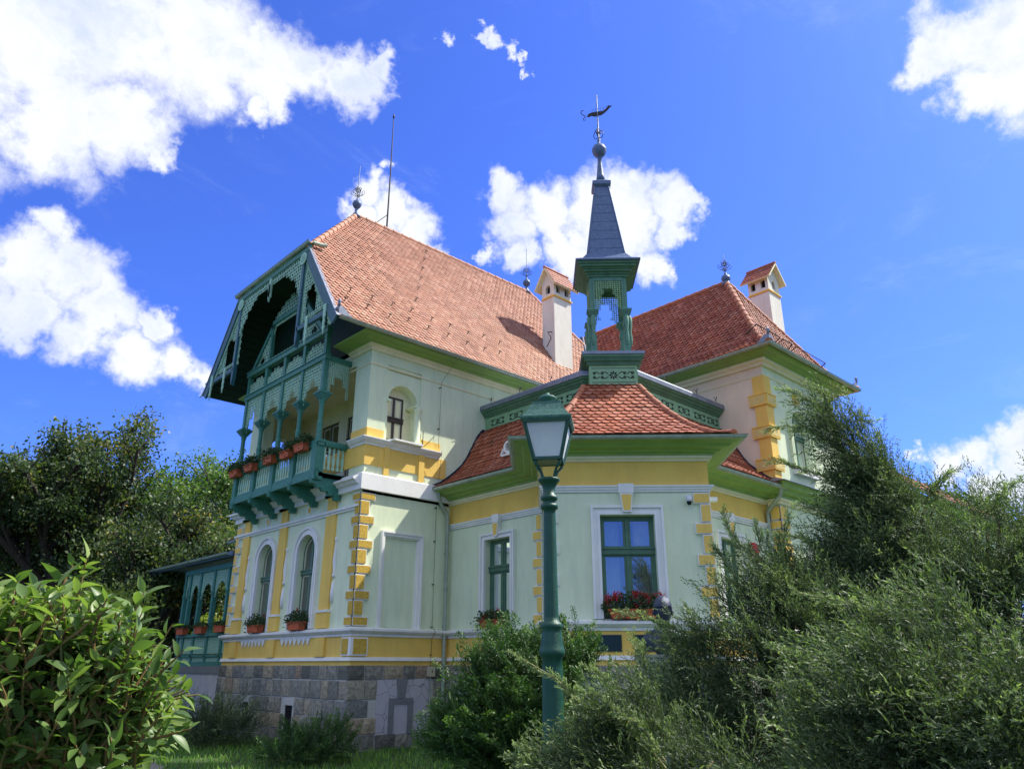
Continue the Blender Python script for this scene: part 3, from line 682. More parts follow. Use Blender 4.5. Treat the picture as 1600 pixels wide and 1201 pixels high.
mb.add([(11.2,-.6,MZ0),(11.2,6.8,MZ0),(8.35,3.1,14.46)],[(0,1,2)]); mb.mi=0
mroof=V(mb,'main_roof',[tileW,tileD])
mb=MB(); caps(mb,[(-1.36,1.1,11.57),(1.02,3.1,14.48)]); caps(mb,[(1.02,3.1,14.47),(8.37,3.1,14.47)]); caps(mb,[(-1.36,5.1,11.57),(1.02,3.1,14.48)]); caps(mb,[(8.37,3.1,14.47),(11.2,-.6,MZ0+.02)])
mb.build('ridge_tiles',hipw,mroof)
mb=MB(); srng=random.Random(4)
hook=None
for k in range(26):
    x=-1+k*.31 if k<18 else 1.6+.35*(k-18); yy=-.2+.35*(k%2)+srng.uniform(-.05,.05) if k<18 else .6+.42*(k-18)
    if x>6.5 or yy>2.85: continue
    m2=MB(); m2.tube([(0,0,.02),(0,-.05,.07),(.0,-.09,.1),(.05,-.09,.1)],.012,5); m2.tube([(0,-.09,.1),(-.05,-.09,.1)],.012,5)
    if hook is None: hook=m2.build('snow_hook',iron,mroof); o=hook
    else: o=hook.copy(); COL.objects.link(o); o.parent=mroof
    o.location=(x,yy,MZ0+(yy+.6)*K+.03)
# wing roof
wp=[(0,9.22),(.3,9.40),(.7,9.80),(2.57,12.75)]; pw=Prof(wp); XC=10.10
vy=lambda z: (z-MZ0)/K-.6
mb=MB()
hipr=lambda r: -6.34+r*2.41/2.57
tiled(mb,(7.53,0),(0,1),(1,0),pw,lambda r,z:hipr(r),lambda r,z:vy(z)+.02,w=.158,ex=.132)
fp=Prof([(a*2.41/2.57,b) for a,b in wp]); 
tiled(mb,(0,-6.34),(1,0),(0,1),fp,lambda r,z:7.53+r*2.57/2.41,lambda r,z:12.67-r*2.57/2.41,w=.158,ex=.132)
tiled(mb,(12.67,0),(0,1),(-1,0),pw,lambda r,z:hipr(r),lambda r,z:vy(z)+.02,w=.158,ex=.132)
wroof=V(mb,'wing_roof',[tile,tileD])
mb=MB(); 
for sx in (1,-1): caps(mb,[((7.53 if sx>0 else 12.67)+sx*a,-6.34+a*2.41/2.57,b+.03) for a,b in wp])
caps(mb,[(XC,-3.93,12.77),(XC,vy(12.75),12.77)]); mb.build('ridge_tiles',hipm,wroof)
mb=MB(); mb.tube([(7.56,-.62,9.05),(9.9,1.9,12.7)],.09,6); mb.build('valley_flashing',flash,wroof)
for (xa,xb) in ((7.95,9.2),(9.35,9.9),(10.1,11.9)):
    mb=MB(); y=-5.72; z=9.72
    mb.tube([(xa,y-.12,z+.3),(xb,y-.12,z+.3)],.012,5); mb.tube([(xa,y-.02,z+.08),(xb,y-.02,z+.08)],.012,5)
    n=int((xb-xa)/.09)
    for k in range(n+1): mb.tube([(xa+k*(xb-xa)/n,y-.02,z+.08),(xa+k*(xb-xa)/n,y-.12,z+.3)],.006,4)
    for x in (xa,xb): mb.tube([(x,y-.12,z+.3),(x,y+.2,z+.1)],.014,5)
    mb.build('snow_guard',iron,wroof)
# eaves of the wing
wpth=[(8.13,-.05),(8.13,-5.74),(12.1,-5.74),(12.1,0)]
mb=MB(); wall(mb,RWL,0,5.74,5.3,9.1); V(mb,'wing_upper_wall',pink)
RU=(9.75,.92,6.38,8.02,True)
mb=MB(); wall(mb,RWF,8.13,12.1,5.3,9.1,[RU]); mb.add([(12.1,-5.74,2.3),(12.1,0,2.3),(12.1,0,9.1),(12.1,-5.74,9.1)],[(0,1,2,3)]); V(mb,'wing_front_wall',mint)
o=window(RWF,*RU[:4],True,7.3); surround(RWF,*RU[:4],True,o,.17,m=mint)
mb=MB(); RWF.box(mb,9.14,10.36,6.22,6.38,0,.14); V(mb,'window_sill',wht)
mb=MB(); RWF.prism(mb,[(9.66,8.2),(9.84,8.2),(9.88,8.5),(9.62,8.5)],0,.08); V(mb,'keystone',ylw)
mb=MB(); mb.sweep(wpth,[(-.01,8.66),(.02,8.66),(.025,8.70),(-.01,8.71)]); mb.sweep(wpth,[(-.01,8.92),(.08,8.92),(.1,8.98),(.18,9.02),(.19,9.07),(-.01,9.08)]); V(mb,'eaves_moulding',cream)
mb=MB(); mb.sweep(wpth,[(0,9.072),(.2,9.072),(.22,9.10),(.32,9.11),(.34,9.14),(.48,9.15),(.52,9.2),(0,9.21)]); V(mb,'eaves_cove',grn)
gutter([(8.13,-.5),(8.13,-5.74),(12.1,-5.74),(12.1,-1)],9.235,.60)
# wing corner quoins (upper)
mb=MB()
RWL.box(mb,5.74-.30,5.74,5.9,8.66,0,.03); RWF.box(mb,8.10,8.13+.30,5.9,8.66,0,.03)
V(mb,'corner_strip',ylw)
mb=MB()
for z in (8.02,7.16,6.32):
    for (F,a,b) in ((RWL,5.74-.42,5.74+.05),(RWF,8.13-.05,8.13+.42)):
        F.box(mb,a,b,z-.16,z+.12,.03,.075); F.box(mb,a-.012,b+.012,z+.12,z+.15,.0301,.09)
        mb.mi=1; F.box(mb,a+.035,b-.035,z-.12,z+.085,.075,.08); mb.mi=0
V(mb,'quoin_strip',[ylw,mat('pale_yellow_plaster',(.74,.58,.22),.85,(.66,.5,.17),4,.2,60)])
# green belt roof between floors of the wing
mb=MB(); lp=[(8.13,-5.5),(8.13,-5.74),(12.1,-5.74),(12.1,-5.0),(30,-5.0)]
mb.sweep(lp,[(0,5.42),(.12,5.42),(.14,5.50),(.24,5.53),(.27,5.60),(.38,5.63),(.42,5.72),(.46,5.76),(0,5.95)]); V(mb,'belt_cornice',grn)
mb=MB(); mb.sweep(lp,[(0,5.30),(.07,5.30),(.1,5.36),(.15,5.38),(.15,5.42),(0,5.43)]); V(mb,'belt_moulding',cream)
mb=MB(); mb.sweep(lp[:3],[(0,5.955),(.48,5.765),(.5,5.74),(.5,5.76),(0,5.975)]); V(mb,'belt_flashing',flash)
# lower wing to the right
mb=MB(); LW=Frame((0,-5.0),(1,0),(0,-1)); wall(mb,LW,12.1,30,2.3,5.45,[(14.2,.95,2.6,4.6,True),(17,.95,2.6,4.6,True),(20,.95,2.6,4.6,True),(23,.95,2.6,4.6,True)]); wall(mb,LW,12.1,30,5.45,7.2); V(mb,'side_wing_wall',mint)
mb=MB(); sp=Prof([(0,7.25),(.4,7.45),(2.2,9.0)]); tiled(mb,(0,-5.6),(1,0),(0,1),sp,lambda r,z:12.2,lambda r,z:30,w=.3,ex=.26); V(mb,'side_wing_roof',[tile,tileD]); gutter([(12.2,-5),(30,-5)],7.25,.6)
mb=MB(); mb.sweep([(12.12,-5.0),(30,-5.0)],[(0,7.0),(.1,7.0),(.15,7.08),(.5,7.14),(.5,7.2),(0,7.2)]); V(mb,'eaves_cove',grn)
for c in (14.2,17,20,23): o=window(LW,c,.95,2.6,4.6,True,3.9,curtain=False); surround(LW,c,.95,2.6,4.6,True,o)
mb=MB(); mb.lathe((17.9,-4.4,8.2),[(.5,-.7),(.5,0),(.56,.02),(.42,.22),(.25,.35),(.08,.42),(.05,.55),(.09,.6),(.05,.7),(0,.75)],16); V(mb,'roof_lantern',slate)
# ---- bay roof
bp=[(0,5.67),(.25,5.78),(.5,5.96),(.72,6.14),(.95,6.36),(1.1,6.57),(1.3,6.94),(1.42,7.17),(1.56,7.36),(1.64,7.42)]; pb=Prof(bp)
zb=[b for a,b in bp]; 
mb=MB()
lR=lambda r,z: 3.2+.70*min(1,r/1.57)
tiled(mb,(1.95,0),(0,-1),(1,0),pb,lambda r,z:0.,lR)
rL=lambda r,z: 4.73-.43*min(1,r/1.57)
tiled(mb,(0,-6.02),(1,0),(0,1),pb,rL,lambda r,z:8.13)
fpp=[(0,5.67),(.9,5.92),(1.3,6.2),(1.8,6.65),(2.25,7.15),(2.72,7.67)]; pf=Prof(fpp)
hw=lambda r: float(np.interp(r,[0,.36,1.0,1.27,1.79,2.05,2.34,2.7],[1.98,1.92,1.75,1.48,1.14,.96,.78,.62]))
EO=np.array((1.86,-6.16)); ee=np.array((q2,-q2)); ii=np.array((q2,q2))
tiled(mb,EO,ee,ii,pf,lambda r,z:-hw(r),lambda r,z:hw(r),w=.185,ex=.15)
# the two return slopes
def hippt(sg,z): 
    r=float(np.interp(z,[b for a,b in fpp],[a for a,b in fpp])); p=EO+ee*sg*hw(r)+ii*r; return np.array((p[0],p[1],z))
def sidept(sg,z):
    r=float(np.interp(z,zb,[a for a,b in bp])); 
    return np.array((1.95+r,-lR(r,z),z)) if sg<0 else np.array((rL(r,z),-6.02+r,z))
mb.mi=2
for sg in (-1,1):
    zs_=np.linspace(5.67,7.6,12); vs=[]
    for z in zs_: vs+=[hippt(sg,z)+np.array((0,0,.01)),sidept(sg,z)+np.array((0,0,.01))]
    mb.av=.4; mb.add(vs,[(2*k,2*k+1,2*k+3,2*k+2) for k in range(11)])
mb.mi=0
broof=V(mb,'bay_roof',[tile,tileD,hipm])
mb=MB()
for sg in (-1,1): mb=MB(); caps(mb,[hippt(sg,z)+np.array((0,0,.03)) for z in np.linspace(5.69,7.6,12)],.07,.3); mb.build('hip_tiles',hipm,broof)
mb=MB()
for k in range(len(bp)-1):
    (a,b),(c,d)=bp[k],bp[k+1]; mb.beam((1.95+a,-.02,b+.05),(1.95+c+.01,-.02,d+.06),.05,.09)
mb.build('wall_flashing',flash,broof); mb=MB()
for k in range(len(bp)-1):
    (a,b),(c,d)=bp[k],bp[k+1]; mb.beam((8.10,-6.02+a,b+.05),(8.10,-6.02+c+.01,d+.06),.05,.09)
mb.build('wall_flashing',flash,broof)
# round vent dormer
mb=MB(); c=np.array((2.73,-1.93,6.48)); 
M=[np.array((-1,-.0,.0)),np.array((0,-1,0)),np.array((0,0,1.))]
for rr,R2,a,b in ((.10,.155,0,.36),):
    n=20; vs=[];fs=[]
    for x in (-.04,.45):
        for k in range(n):
            t=2*math.pi*k/n; vs.append(c+np.array((x,math.cos(t)*.155,math.sin(t)*.155)))
    fs=[(k,(k+1)%n,(k+1)%n+n,k+n) for k in range(n)]; mb.add(vs,fs)
    for (ra,rb,x) in ((.155,.10,-.04),): 
        vs=[c+np.array((x,math.cos(2*math.pi*k/n)*q,math.sin(2*math.pi*k/n)*q)) for q in (ra,rb) for k in range(n)]; mb.add(vs,fs)
    vs=[c+np.array((x,math.cos(2*math.pi*k/n)*.10,math.sin(2*math.pi*k/n)*.10)) for x in (-.04,.1) for k in range(n)]; mb.add(vs,fs)
    mb.mi=1; mb.add(vs[n:],[tuple(range(n))]); mb.mi=0
mb.box(2.67,2.95,-2.15,-1.71,6.27,6.32)
for s in (-1,1): mb.tube([c+np.array((-.03,s*.15,-.05)),c+np.array((-.03,s*.21,-.12)),c+np.array((-.03,s*.26,-.16))],[.04,.035,.02],6)
mb.build('round_vent',[wht,dark],broof)
# ---- deck, frieze
fpth=[(3.66,0),(3.66,-3.55),(4.49,-4.36),(8.13,-4.36)]
mb=MB(); mb.sweep(fpth,[(-.1,7.25),(.0,7.25),(0,7.9),(-.1,7.9)]); V(mb,'deck_frieze',frz)
mb=MB(); mb.sweep(fpth,[(-.05,7.30),(.05,7.30),(.05,7.43),(.02,7.47),(-.05,7.47)]); mb.sweep(fpth,[(-.05,7.83),(.03,7.83),(.06,7.88),(.08,7.88),(.12,7.94),(.15,7.95),(.18,8.0),(-.05,8.01)]); V(mb,'deck_cornice',mat('deep_green_moulding',(.10,.24,.14),.55,(.07,.185,.11),5,.2,60,stain=(.03,.09,.06)))
dg=MATS['deep_green_moulding']
mb=MB(); mb.sweep(fpth,[(-.2,8.005),(.2,8.005),(.2,8.11),(.17,8.15),(-.2,8.2)]); mb.add([(3.66,0,8.19),(3.66,-3.55,8.19),(4.49,-4.36,8.19),(8.13,-4.36,8.19),(8.13,0,8.19)],[(0,1,2,3,4)]); V(mb,'deck_roof',slab)
def rosette(mb,F,u,z,r,d=.004):
    for k in range(8):
        a=k*math.pi/4; ca,sa=math.cos(a),math.sin(a); w=.34*r
        pts=[(u+ca*r*.15,z+sa*r*.15),(u+ca*r*.62-sa*w*.55,z+sa*r*.62+ca*w*.55),(u+ca*r,z+sa*r),(u+ca*r*.62+sa*w*.55,z+sa*r*.62-ca*w*.55)]
        F.prism(mb,pts,.001,d)
def scroll(mb,F,u,z,s,w,d=.003):
    for v in (1,-1):
        pts=[(u+s*(.02+w*t),z+v*(.03+.055*math.sin(t*math.pi*1.0)*(1-.3*t))) for t in np.linspace(0,1,9)]
        q=[(u+s*(w*.96+.03*math.cos(a)-.0),z+v*(.05+.028*math.sin(a))) for a in np.linspace(0,5,9)]
        mb.tube([F.p(a,b,d) for a,b in pts],.009,5); mb.tube([F.p(a,b,d) for a,b in q],.008,5)
mb=MB(); FA=Frame((3.66,0),(0,-1),(-1,0)); FC=Frame((0,-4.36),(1,0),(0,-1))
for u in (.5,1.2,1.9,2.6,3.2): rosette(mb,FA,u,7.65,.09); scroll(mb,FA,u,7.65,1,.22); scroll(mb,FA,u,7.65,-1,.22)
for u in (5.1,5.8,6.5,7.2,7.8): rosette(mb,FC,u,7.65,.09); scroll(mb,FC,u,7.65,1,.22); scroll(mb,FC,u,7.65,-1,.22)
V(mb,'frieze_ornament',dark)
for (x,y) in ((3.5,-.4),(3.5,-1.5),(3.5,-2.6),(5.6,-4.52),(6.9,-4.52),(7.8,-4.52)):
    mb=MB()
    for a in range(3): t=a*2.1; mb.tube([(x,y,8.08),(x+.0,y,8.2),(x+.05*math.cos(t),y+.05*math.sin(t),8.3)],.008,5)
    mb.box(x-.015,x+.015,y-.015,y+.015,8.0,8.1); V(mb,'roof_hook',iron)
# ---- turret
CT=np.array((4.31,-3.81)); 
class LF:  # local square frame of the turret, a right, b towards the viewer
    pass
def TB(mb,a0,a1,b0,b1,z0,z1): mb.obox((CT[0],CT[1],0),(q2,-q2,0),(-q2,-q2,0),(0,0,1),a0,a1,b0,b1,z0,z1)
def TS(mb,half_prof,n4=math.pi/4,b=0):
    """square lathe: [(half,z)]"""
    mb.lathe((CT[0]-b*q2,CT[1]-b*q2,0),[(h*math.sqrt(2),z) for h,z in half_prof],4,False,ang=0)
turret=MB(); 
TB(turret,-.555,.555,-.5,.70,7.55,8.2); TB(turret,-.575,.575,-.5,.72,7.55,7.62)
tur=V(turret,'turret',frz)
mb=MB()
for i,(h,z0,z1) in enumerate(((.60,8.17,8.21),(.615,8.21,8.25),(.66,8.25,8.29),(.68,8.29,8.33),(.71,8.33,8.39))): TB(mb,-h,h,-.5,h+.14,z0,z1)
mb.build('pedestal_cornice',dg,tur)
mb=MB(); TB(mb,-.73,.73,-.5,.87,8.39,8.46); TB(mb,-.66,.66,-.5,.78,8.46,8.50); mb.build('pedestal_cap',slab,tur)
mb=MB(); FT=Frame(CT+np.array((-q2,-q2))*.70,(q2,-q2),(-q2,-q2)); rosette(mb,FT,0,7.92,.115); 
for s in (1,-1): scroll(mb,FT,s*.1,7.92,s,.17); scroll(mb,FT,s*.3,7.92,s,.15)
for (u0,u1,z0,z1) in ((-.5,.5,8.085,8.095),(-.5,.5,7.74,7.75)): FT.box(mb,u0,u1,z0,z1,0,.004)
mb.build('ornament',dark,tur)
for sa in (-1,1):
    for sb in (-1,1):
        mb=MB(); a,b=sa*.40,sb*.40
        TB(mb,a-.10,a+.10,b-.10,b+.10,8.5,8.56); TB(mb,a-.055,a+.055,b-.055,b+.055,8.56,9.6)
        TB(mb,a-.075,a+.075,b-.075,b+.075,8.56,9.0); TB(mb,a-.085,a+.085,b-.085,b+.085,8.98,9.03); TB(mb,a-.07,a+.07,b-.07,b+.07,9.3,9.45)
        for k,(h,z) in enumerate(((.075,9.56),(.095,9.60),(.12,9.64),(.14,9.68))): TB(mb,a-h,a+h,b-h,b+h,z,z+.04)
        # carved console on the outer sides
        for (da,db) in ((sa,0),(0,sb)):
            TB(mb,a+da*.055-.03,a+da*.055+.03,b+db*.055-.03,b+db*.055+.03,8.7,9.55)
            mb.lathe((CT[0]+q2*(a+da*.09)-q2*(b+db*.09),CT[1]-q2*(a+da*.09)-q2*(b+db*.09),0),[(.0,8.75),(.035,8.8),(.05,8.95),(.03,9.15),(.055,9.35),(.06,9.5),(.03,9.56),(0,9.58)],8)
        TB(mb,a-.05*1,a+.05,b-.05,b+.05,9.7,10.6)
        mb.build('post',dgrn if False else mat('turret_green_wood',(.12,.28,.20),.6,(.08,.21,.15),9,.3,60,stain=(.14,.24,.17)),tur)
tg=MATS['turret_green_wood']
def fret(mb,P,inside,u0,u1,z0,z1,cell,th=.018,sgn=1):
    """pierced board: P(u,z,d) -> point; every cell keeps a web round a hole"""
    nu=max(1,round((u1-u0)/cell)); nz=max(1,round((z1-z0)/cell)); cu=(u1-u0)/nu; cz=(z1-z0)/nz
    for i in range(nu):
        for j in range(nz):
            a=u0+i*cu; b=z0+j*cz; mu,mz=a+cu/2,b+cz/2
            if not inside(mu,mz): continue
            k=(i*7+j*3)%4; o=[(a,b),(mu,b),(a+cu,b),(a+cu,mz),(a+cu,b+cz),(mu,b+cz),(a,b+cz),(a,mz)]
            if k in (0,2): s=[.46,.56,.46,.56,.46,.56,.46,.56]
            elif k==1: s=[.5,.5,.5,.5,.5,.5,.5,.5]
            else: s=[.40,.62,.40,.50,.40,.62,.40,.50]
            h=[]
            for (pu,pz),f in zip(o,s):
                du,dz=pu-mu,pz-mz; h.append((mu+du*f*1.5,mz+dz*f*1.5) if k!=1 else (mu+du*f*1.25,mz+dz*f*1.25))
            vs=[P(*q,th) for q in o]+[P(*q,th) for q in h]+[P(*q,0) for q in h]+[P(*q,0) for q in o]
            fs=[]
            for m in range(8):
                n=(m+1)%8; fs+= [(m,n,8+n,8+m),(8+m,8+n,16+n,16+m),(24+n,24+m,16+m,16+n)]
            # outer rim where the neighbour is missing
            for (m,n,ii_,jj) in ((0,2,0,-1),(2,4,1,0),(4,6,0,1),(6,0,-1,0)):
                if not inside(mu+ii_*cu,mz+jj*cz) or not (u0<mu+ii_*cu<u1 and z0<mz+jj*cz<z1): fs.append((m,n,24+n,24+m))
            mb.add(vs,fs)
for (sx,sy) in (((1,0),(0,1)),((1,0),(0,-1)),((0,1),(1,0)),((0,1),(-1,0))):
    # panels on four sides: u along, n out
    A=np.array((q2,-q2)); B=np.array((-q2,-q2)); ud=A*sx[0]+B*sx[1]; nd=A*sy[0]+B*sy[1]; F4=Frame(CT+nd*.44,ud,nd)
    mb=MB(); ins=lambda u,z: not (abs(u)<.17 and 9.9+0<z<10.18-abs(abs(u)-.0)*.3) and not (abs(u)<.10 and z<10.28) and (z>9.85+.0 or abs(u)>.2)
    fret(mb,F4.p,ins,-.34,.34,9.75,10.52,.055,.02); mb.build('fret_panel',frz,tur)
    mb=MB(); F4.box(mb,-.36,.36,10.5,10.62,-.04,.03); F4.box(mb,-.36,.36,9.68,9.72,-.04,.0) if False else None; F4.box(mb,-.37,-.33,9.72,10.5,-.03,.025); F4.box(mb,.33,.37,9.72,10.5,-.03,.025); mb.build('fret_frame',tg,tur)
mb=MB()
for (h,z0,z1) in ((.50,10.60,10.66),(.54,10.66,10.71),(.60,10.71,10.76),(.64,10.76,10.80),(.70,10.80,10.86),(.74,10.86,10.92)): TB(mb,-h,h,-h,h,z0,z1)
mb.build('turret_cornice',dg,tur)
mb=MB(); TS(mb,[(.79,10.92),(.79,10.96),(.60,11.08),(.46,11.30),(.175,13.46)]); 
for z in np.arange(11.45,13.3,.28):
    h=.46-(z-11.3)/(13.46-11.3)*.285+.002; TS(mb,[(h,z),(h+.006,z-.008),(h,z-.02)])
for (a,b) in ((1,1),(1,-1),(-1,1),(-1,-1)):
    p0=CT+np.array((q2,-q2))*a*.46+np.array((-q2,-q2))*b*.46; p1=CT+np.array((q2,-q2))*a*.175+np.array((-q2,-q2))*b*.175; mb.tube([(*p0,11.30),(*p1,13.46)],.022,6)
mb.build('spire',slate,tur)
mb=MB(); TS(mb,[(.18,13.44),(.24,13.50),(.24,13.60),(.17,13.66),(.10,13.72)]); mb.lathe((*CT,0),[(.13,13.70),(.10,13.9),(.06,14.3),(.055,14.5),(.1,14.53),(.17,14.62),(.20,14.72),(.20,14.76),(.15,14.86),(.06,14.93),(.03,15.0),(.05,15.05),(.02,15.1),(.014,16.6),(0,16.62)],16); mb.build('spire_finial',slate,tur)
# weather vane
def wv(mb,c,ax):  # flat plate figure of a long crested beast
    ax=np.array(ax)/np.linalg.norm(ax); up=np.array((0,0,1.)); nn=np.cross(ax,up)
    poly=[(-.36,-.10),(-.30,-.12),(-.20,-.07),(-.10,-.10),(.02,-.06),(.14,-.04),(.26,.06),(.36,.16),(.44,.26),(.50,.30),(.47,.33),(.42,.31),(.38,.34),(.35,.27),(.29,.20),(.2,.12),(.1,.10),(.0,.10),(-.1,.07),(-.2,.05),(-.30,.0)]
    poly=[(a*.82,b*.9) for a,b in poly]; mb.prism(poly,c,ax,up,nn,-.008,.008)
    mb.tube([c+ax*a+up*b for a,b in ((-.33,-.08),(-.42,-.02),(-.46,.06),(-.42,.12),(-.38,.1))],.012,5)
    mb.tube([c+ax*a+up*b for a,b in ((-.33,-.1),(-.4,-.16),(-.38,-.22),(-.33,-.2))],.010,5)
    for k in range(6): mb.tube([c+ax*(-.15+.08*k)+up*(.04+.012*k),c+ax*(-.13+.08*k)+up*(.16+.025*k)],.008,4)
    mb.tube([c+ax*-.5+up*-.3,c+ax*.0+up*-.05],.0,4) if False else None
mb=MB(); cc=np.array((*CT,15.95)); wv(mb,cc,(_r[0]*1.0,_r[1]*1.0,0)); mb.tube([(*CT,15.1),(*CT,16.0)],.018,6); 
for k in range(4):
    t=k*math.pi/2+.4; mb.tube([np.array((*CT,15.25))+np.array((math.cos(t)*a,math.sin(t)*a,b)) for a,b in ((.0,-.1),(.1,-.12),(.14,0),(.1,.12),(.03,.1),(.05,.03))],.011,5)
    mb.tube([np.array((*CT,15.25))+np.array((math.cos(t+.7)*a,math.sin(t+.7)*a,b)) for a,b in ((.0,.02),(.07,.05),(.09,.12),(.04,.18))],.009,5)
mb.build('weather_vane',iron,tur)
# ---- chimneys
def chimney(x0,x1,y0,y1,zb,zband,along,arl,arf,label):
    mb=MB(); mb.box(x0,x1,y0,y1,zb,zband); zt=zband+.62
    # head with openings
    FLc=Frame((x0,0),(0,1),(-1,0)); FFc=Frame((0,y0),(1,0),(0,-1)); FRc=Frame((x1,0),(0,1),(1,0)); FKc=Frame((0,y1),(1,0),(0,1))
    def ops(c0,c1,n): w=(c1-c0)/n; return [(c0+w*(k+.5),min(.19,w*.45),zband+.16,zband+.46,True) for k in range(n)]
    for F,a,b,n in ((FLc,y0,y1,arl),(FRc,y0,y1,arl),(FFc,x0,x1,arf),(FKc,x0,x1,arf)): wall(mb,F,a,b,zband,zt,ops(a,b,n),rev=.1)
    cx,cy=(x0+x1)/2,(y0+y1)/2; pk=.42
    if along=='x':
        for x in (x0,x1): mb.add([(x,y0,zt),(x,y1,zt),(x,cy,zt+pk)],[(0,1,2)])
    else:
        for y in (y0,y1): mb.add([(x0,y,zt),(x1,y,zt),(cx,y,zt+pk)],[(0,1,2)])
    ch=V(mb,'chimney',chim,label=label)
    mb=MB(); mb.box(x0+.12,x1-.12,y0+.12,y1-.12,zband,zt); mb.build('flue_core',dark,ch)
    mb=MB(); P=[(x0,y1),(x0,y0),(x1,y0),(x1,y1),(x0,y1)]
    mb.sweep([(x0,y1),(x0,y0),(x1,y0),(x1,y1),(x0,y1-.001)],[(0,zband-.02),(.04,zband-.0),(.04,zband+.04),(0,zband+.05)]); mb.build('band',ylw,ch)
    ov=.17; mb=MB(); mb.av=.5
    def slope(p0,p1,q0,q1):   # eave p0-p1, ridge q0-q1 ; little tiles in rows
        p0,p1,q0,q1=[np.array(v,float) for v in (p0,p1,q0,q1)]
        nrm=np.cross(p1-p0,q0-p0); nrm/=np.linalg.norm(nrm); 
        if nrm[2]<0: nrm=-nrm
        rows=5; L=np.linalg.norm(p1-p0); cols=max(3,int(L/.14))
        for r_ in range(rows):
            f0,f1=r_/rows,(r_+1.25)/rows
            for c in range(-1,cols):
                a=max(0,(c+(.5 if r_%2 else 0))/cols); b=min(1,(c+1+(.5 if r_%2 else 0))/cols)
                if b<=a: continue
                mb.av=trng.random(); A=lambda s,f,h: p0+(p1-p0)*s+(q0-p0)*min(1,f)+nrm*h
                vs=[A(a+.004,f0,.045),A(b-.004,f0,.045),A(b-.004,f1,.025),A(a+.004,f1,.025),A(a+.004,f0,.028),A(b-.004,f0,.028)]
                mb.add(vs,[(0,1,2,3),(4,5,1,0)])
        mb.mi=1; mb.obox(p0,(p1-p0),(q0-p0),nrm,0,1,-.02,1.0,-.02,.026); mb.mi=0
    if along=='x':
        for s,ye in ((1,y0-ov),(-1,y1+ov)):
            ze=zt-ov*pk/((y1-y0)/2); slope((x0-ov,ye,ze),(x1+ov,ye,ze),(x0-ov,cy,zt+pk),(x1+ov,cy,zt+pk))
    else:
        for s,xe in ((1,x0-ov),(-1,x1+ov)):
            ze=zt-ov*pk/((x1-x0)/2); slope((xe,y0-ov,ze),(xe,y1+ov,ze),(cx,y0-ov,zt+pk),(cx,y1+ov,zt+pk))
    mb.build('chimney_roof',[tile,cream],ch)
    mb=MB(); 
    if along=='x': mb.tube([(x0-ov,cy,zt+pk+.05),(x1+ov,cy,zt+pk+.05)],.05,8)
    else: mb.tube([(cx,y0-ov,zt+pk+.05),(cx,y1+ov,zt+pk+.05)],.05,8)
    mb.build('ridge_tile',hipm,ch)
    return ch
ch=chimney(6.72,7.52,.25,.78,9.8,12.70,'x',1,2,'tall chimney with three small arched openings on the main roof')
mb=MB(); mb.beam((6.69,.22,10.2),(6.69,.78,10.95),.05,.12); mb.box(6.72-.03,7.55,.2,.249,10.05,10.22); mb.build('chimney_flashing',flash,ch)
mb=MB(); mb.tube([(6.5,.4,10.9),(6.5,.2,11.15),(6.5,.35,11.4),(6.7,.35,11.45)],.015,5); mb.build('step_iron',iron,ch)
chimney(11.69,12.42,-4.5,-3.8,9.9,12.86,'y',2,1,'slim chimney behind the hip of the right wing roof')
# ---- finials and lightning rod
def finial(x,y,z,ball,top,name='finial'):
    mb=MB(); mb.lathe((x,y,z),[(.16,-.05),(.10,.08),(.05,.16),(.045,ball-.14),(.09,ball-.12),(.13,ball-.05),(.145,ball),(.12,ball+.08),(.05,ball+.13),(.03,ball+.2),(.012,ball+.25),(.010,top-.02),(0,top)],12)
    o=mb.build(name,slate,villa); mb=MB(); c=np.array((x,y,z+ball+.42))
    for k in range(8):
        t=k*math.pi/4; dv=np.array((math.cos(t),math.sin(t),0)); up=np.array((0,0,1.)); sc=1 if k%2 else .8
        mb.tube([c+dv*a*sc+up*b*sc for a,b in ((.0,-.18),(.08,-.1),(.17,-.08),(.22,0),(.18,.07),(.13,.04),(.15,-.01))],.008,4)
        mb.tube([c+dv*a*sc+up*b*sc for a,b in ((0,0),(.07,.05),(.1,.14),(.06,.2),(.03,.16))],.007,4)
        mb.lathe(tuple(c+dv*.1*sc+up*.15*sc),[(0,-.02),(.02,0),(0,.02)],5)
    mb.build('wrought_flower',iron,o); return o
finial(1.02,3.1,14.45,.44,1.86); finial(8.3,3.1,14.45,.40,1.85); finial(XC,-3.93,12.72,.2,1.05)
mb=MB(); mb.tube([(2.14,3.1,14.4),(2.14,3.1,16.5),(2.12,3.1,18.8)],[.03,.022,.014],7); mb.lathe((2.12,3.1,18.75),[(0,0),(.03,.03),(.03,.14),(0,.2)],8); mb.tube([(1.7,3.1,14.5),(2.12,3.1,15.0)],.012,5); V(mb,'lightning_rod',iron)
# ---- corner acroteria of the gutters
for x,y,z in ((7.53,-6.34,9.25),(12.67,-6.34,9.25),(-1.33,-.62,9.08),(-1.33,6.8,9.08)):
    mb=MB()
    for s in (0,1):
        ax=(1,0,0) if s==0 else (0,1,0); sg=1 if (x<9 or s) else -1
        mb.prism([(0,0),(.42*sg,0),(.30*sg,.05),(.15*sg,.18),(.05*sg,.22),(0,.30)],(x,y,z),ax,(0,0,1),(0,1,0) if s==0 else (1,0,0),-.01,.01)
    mb.lathe((x,y,z+.2),[(.03,0),(.03,.08),(.05,.12),(0,.2)],8); V(mb,'gutter_corner_ornament',slab)
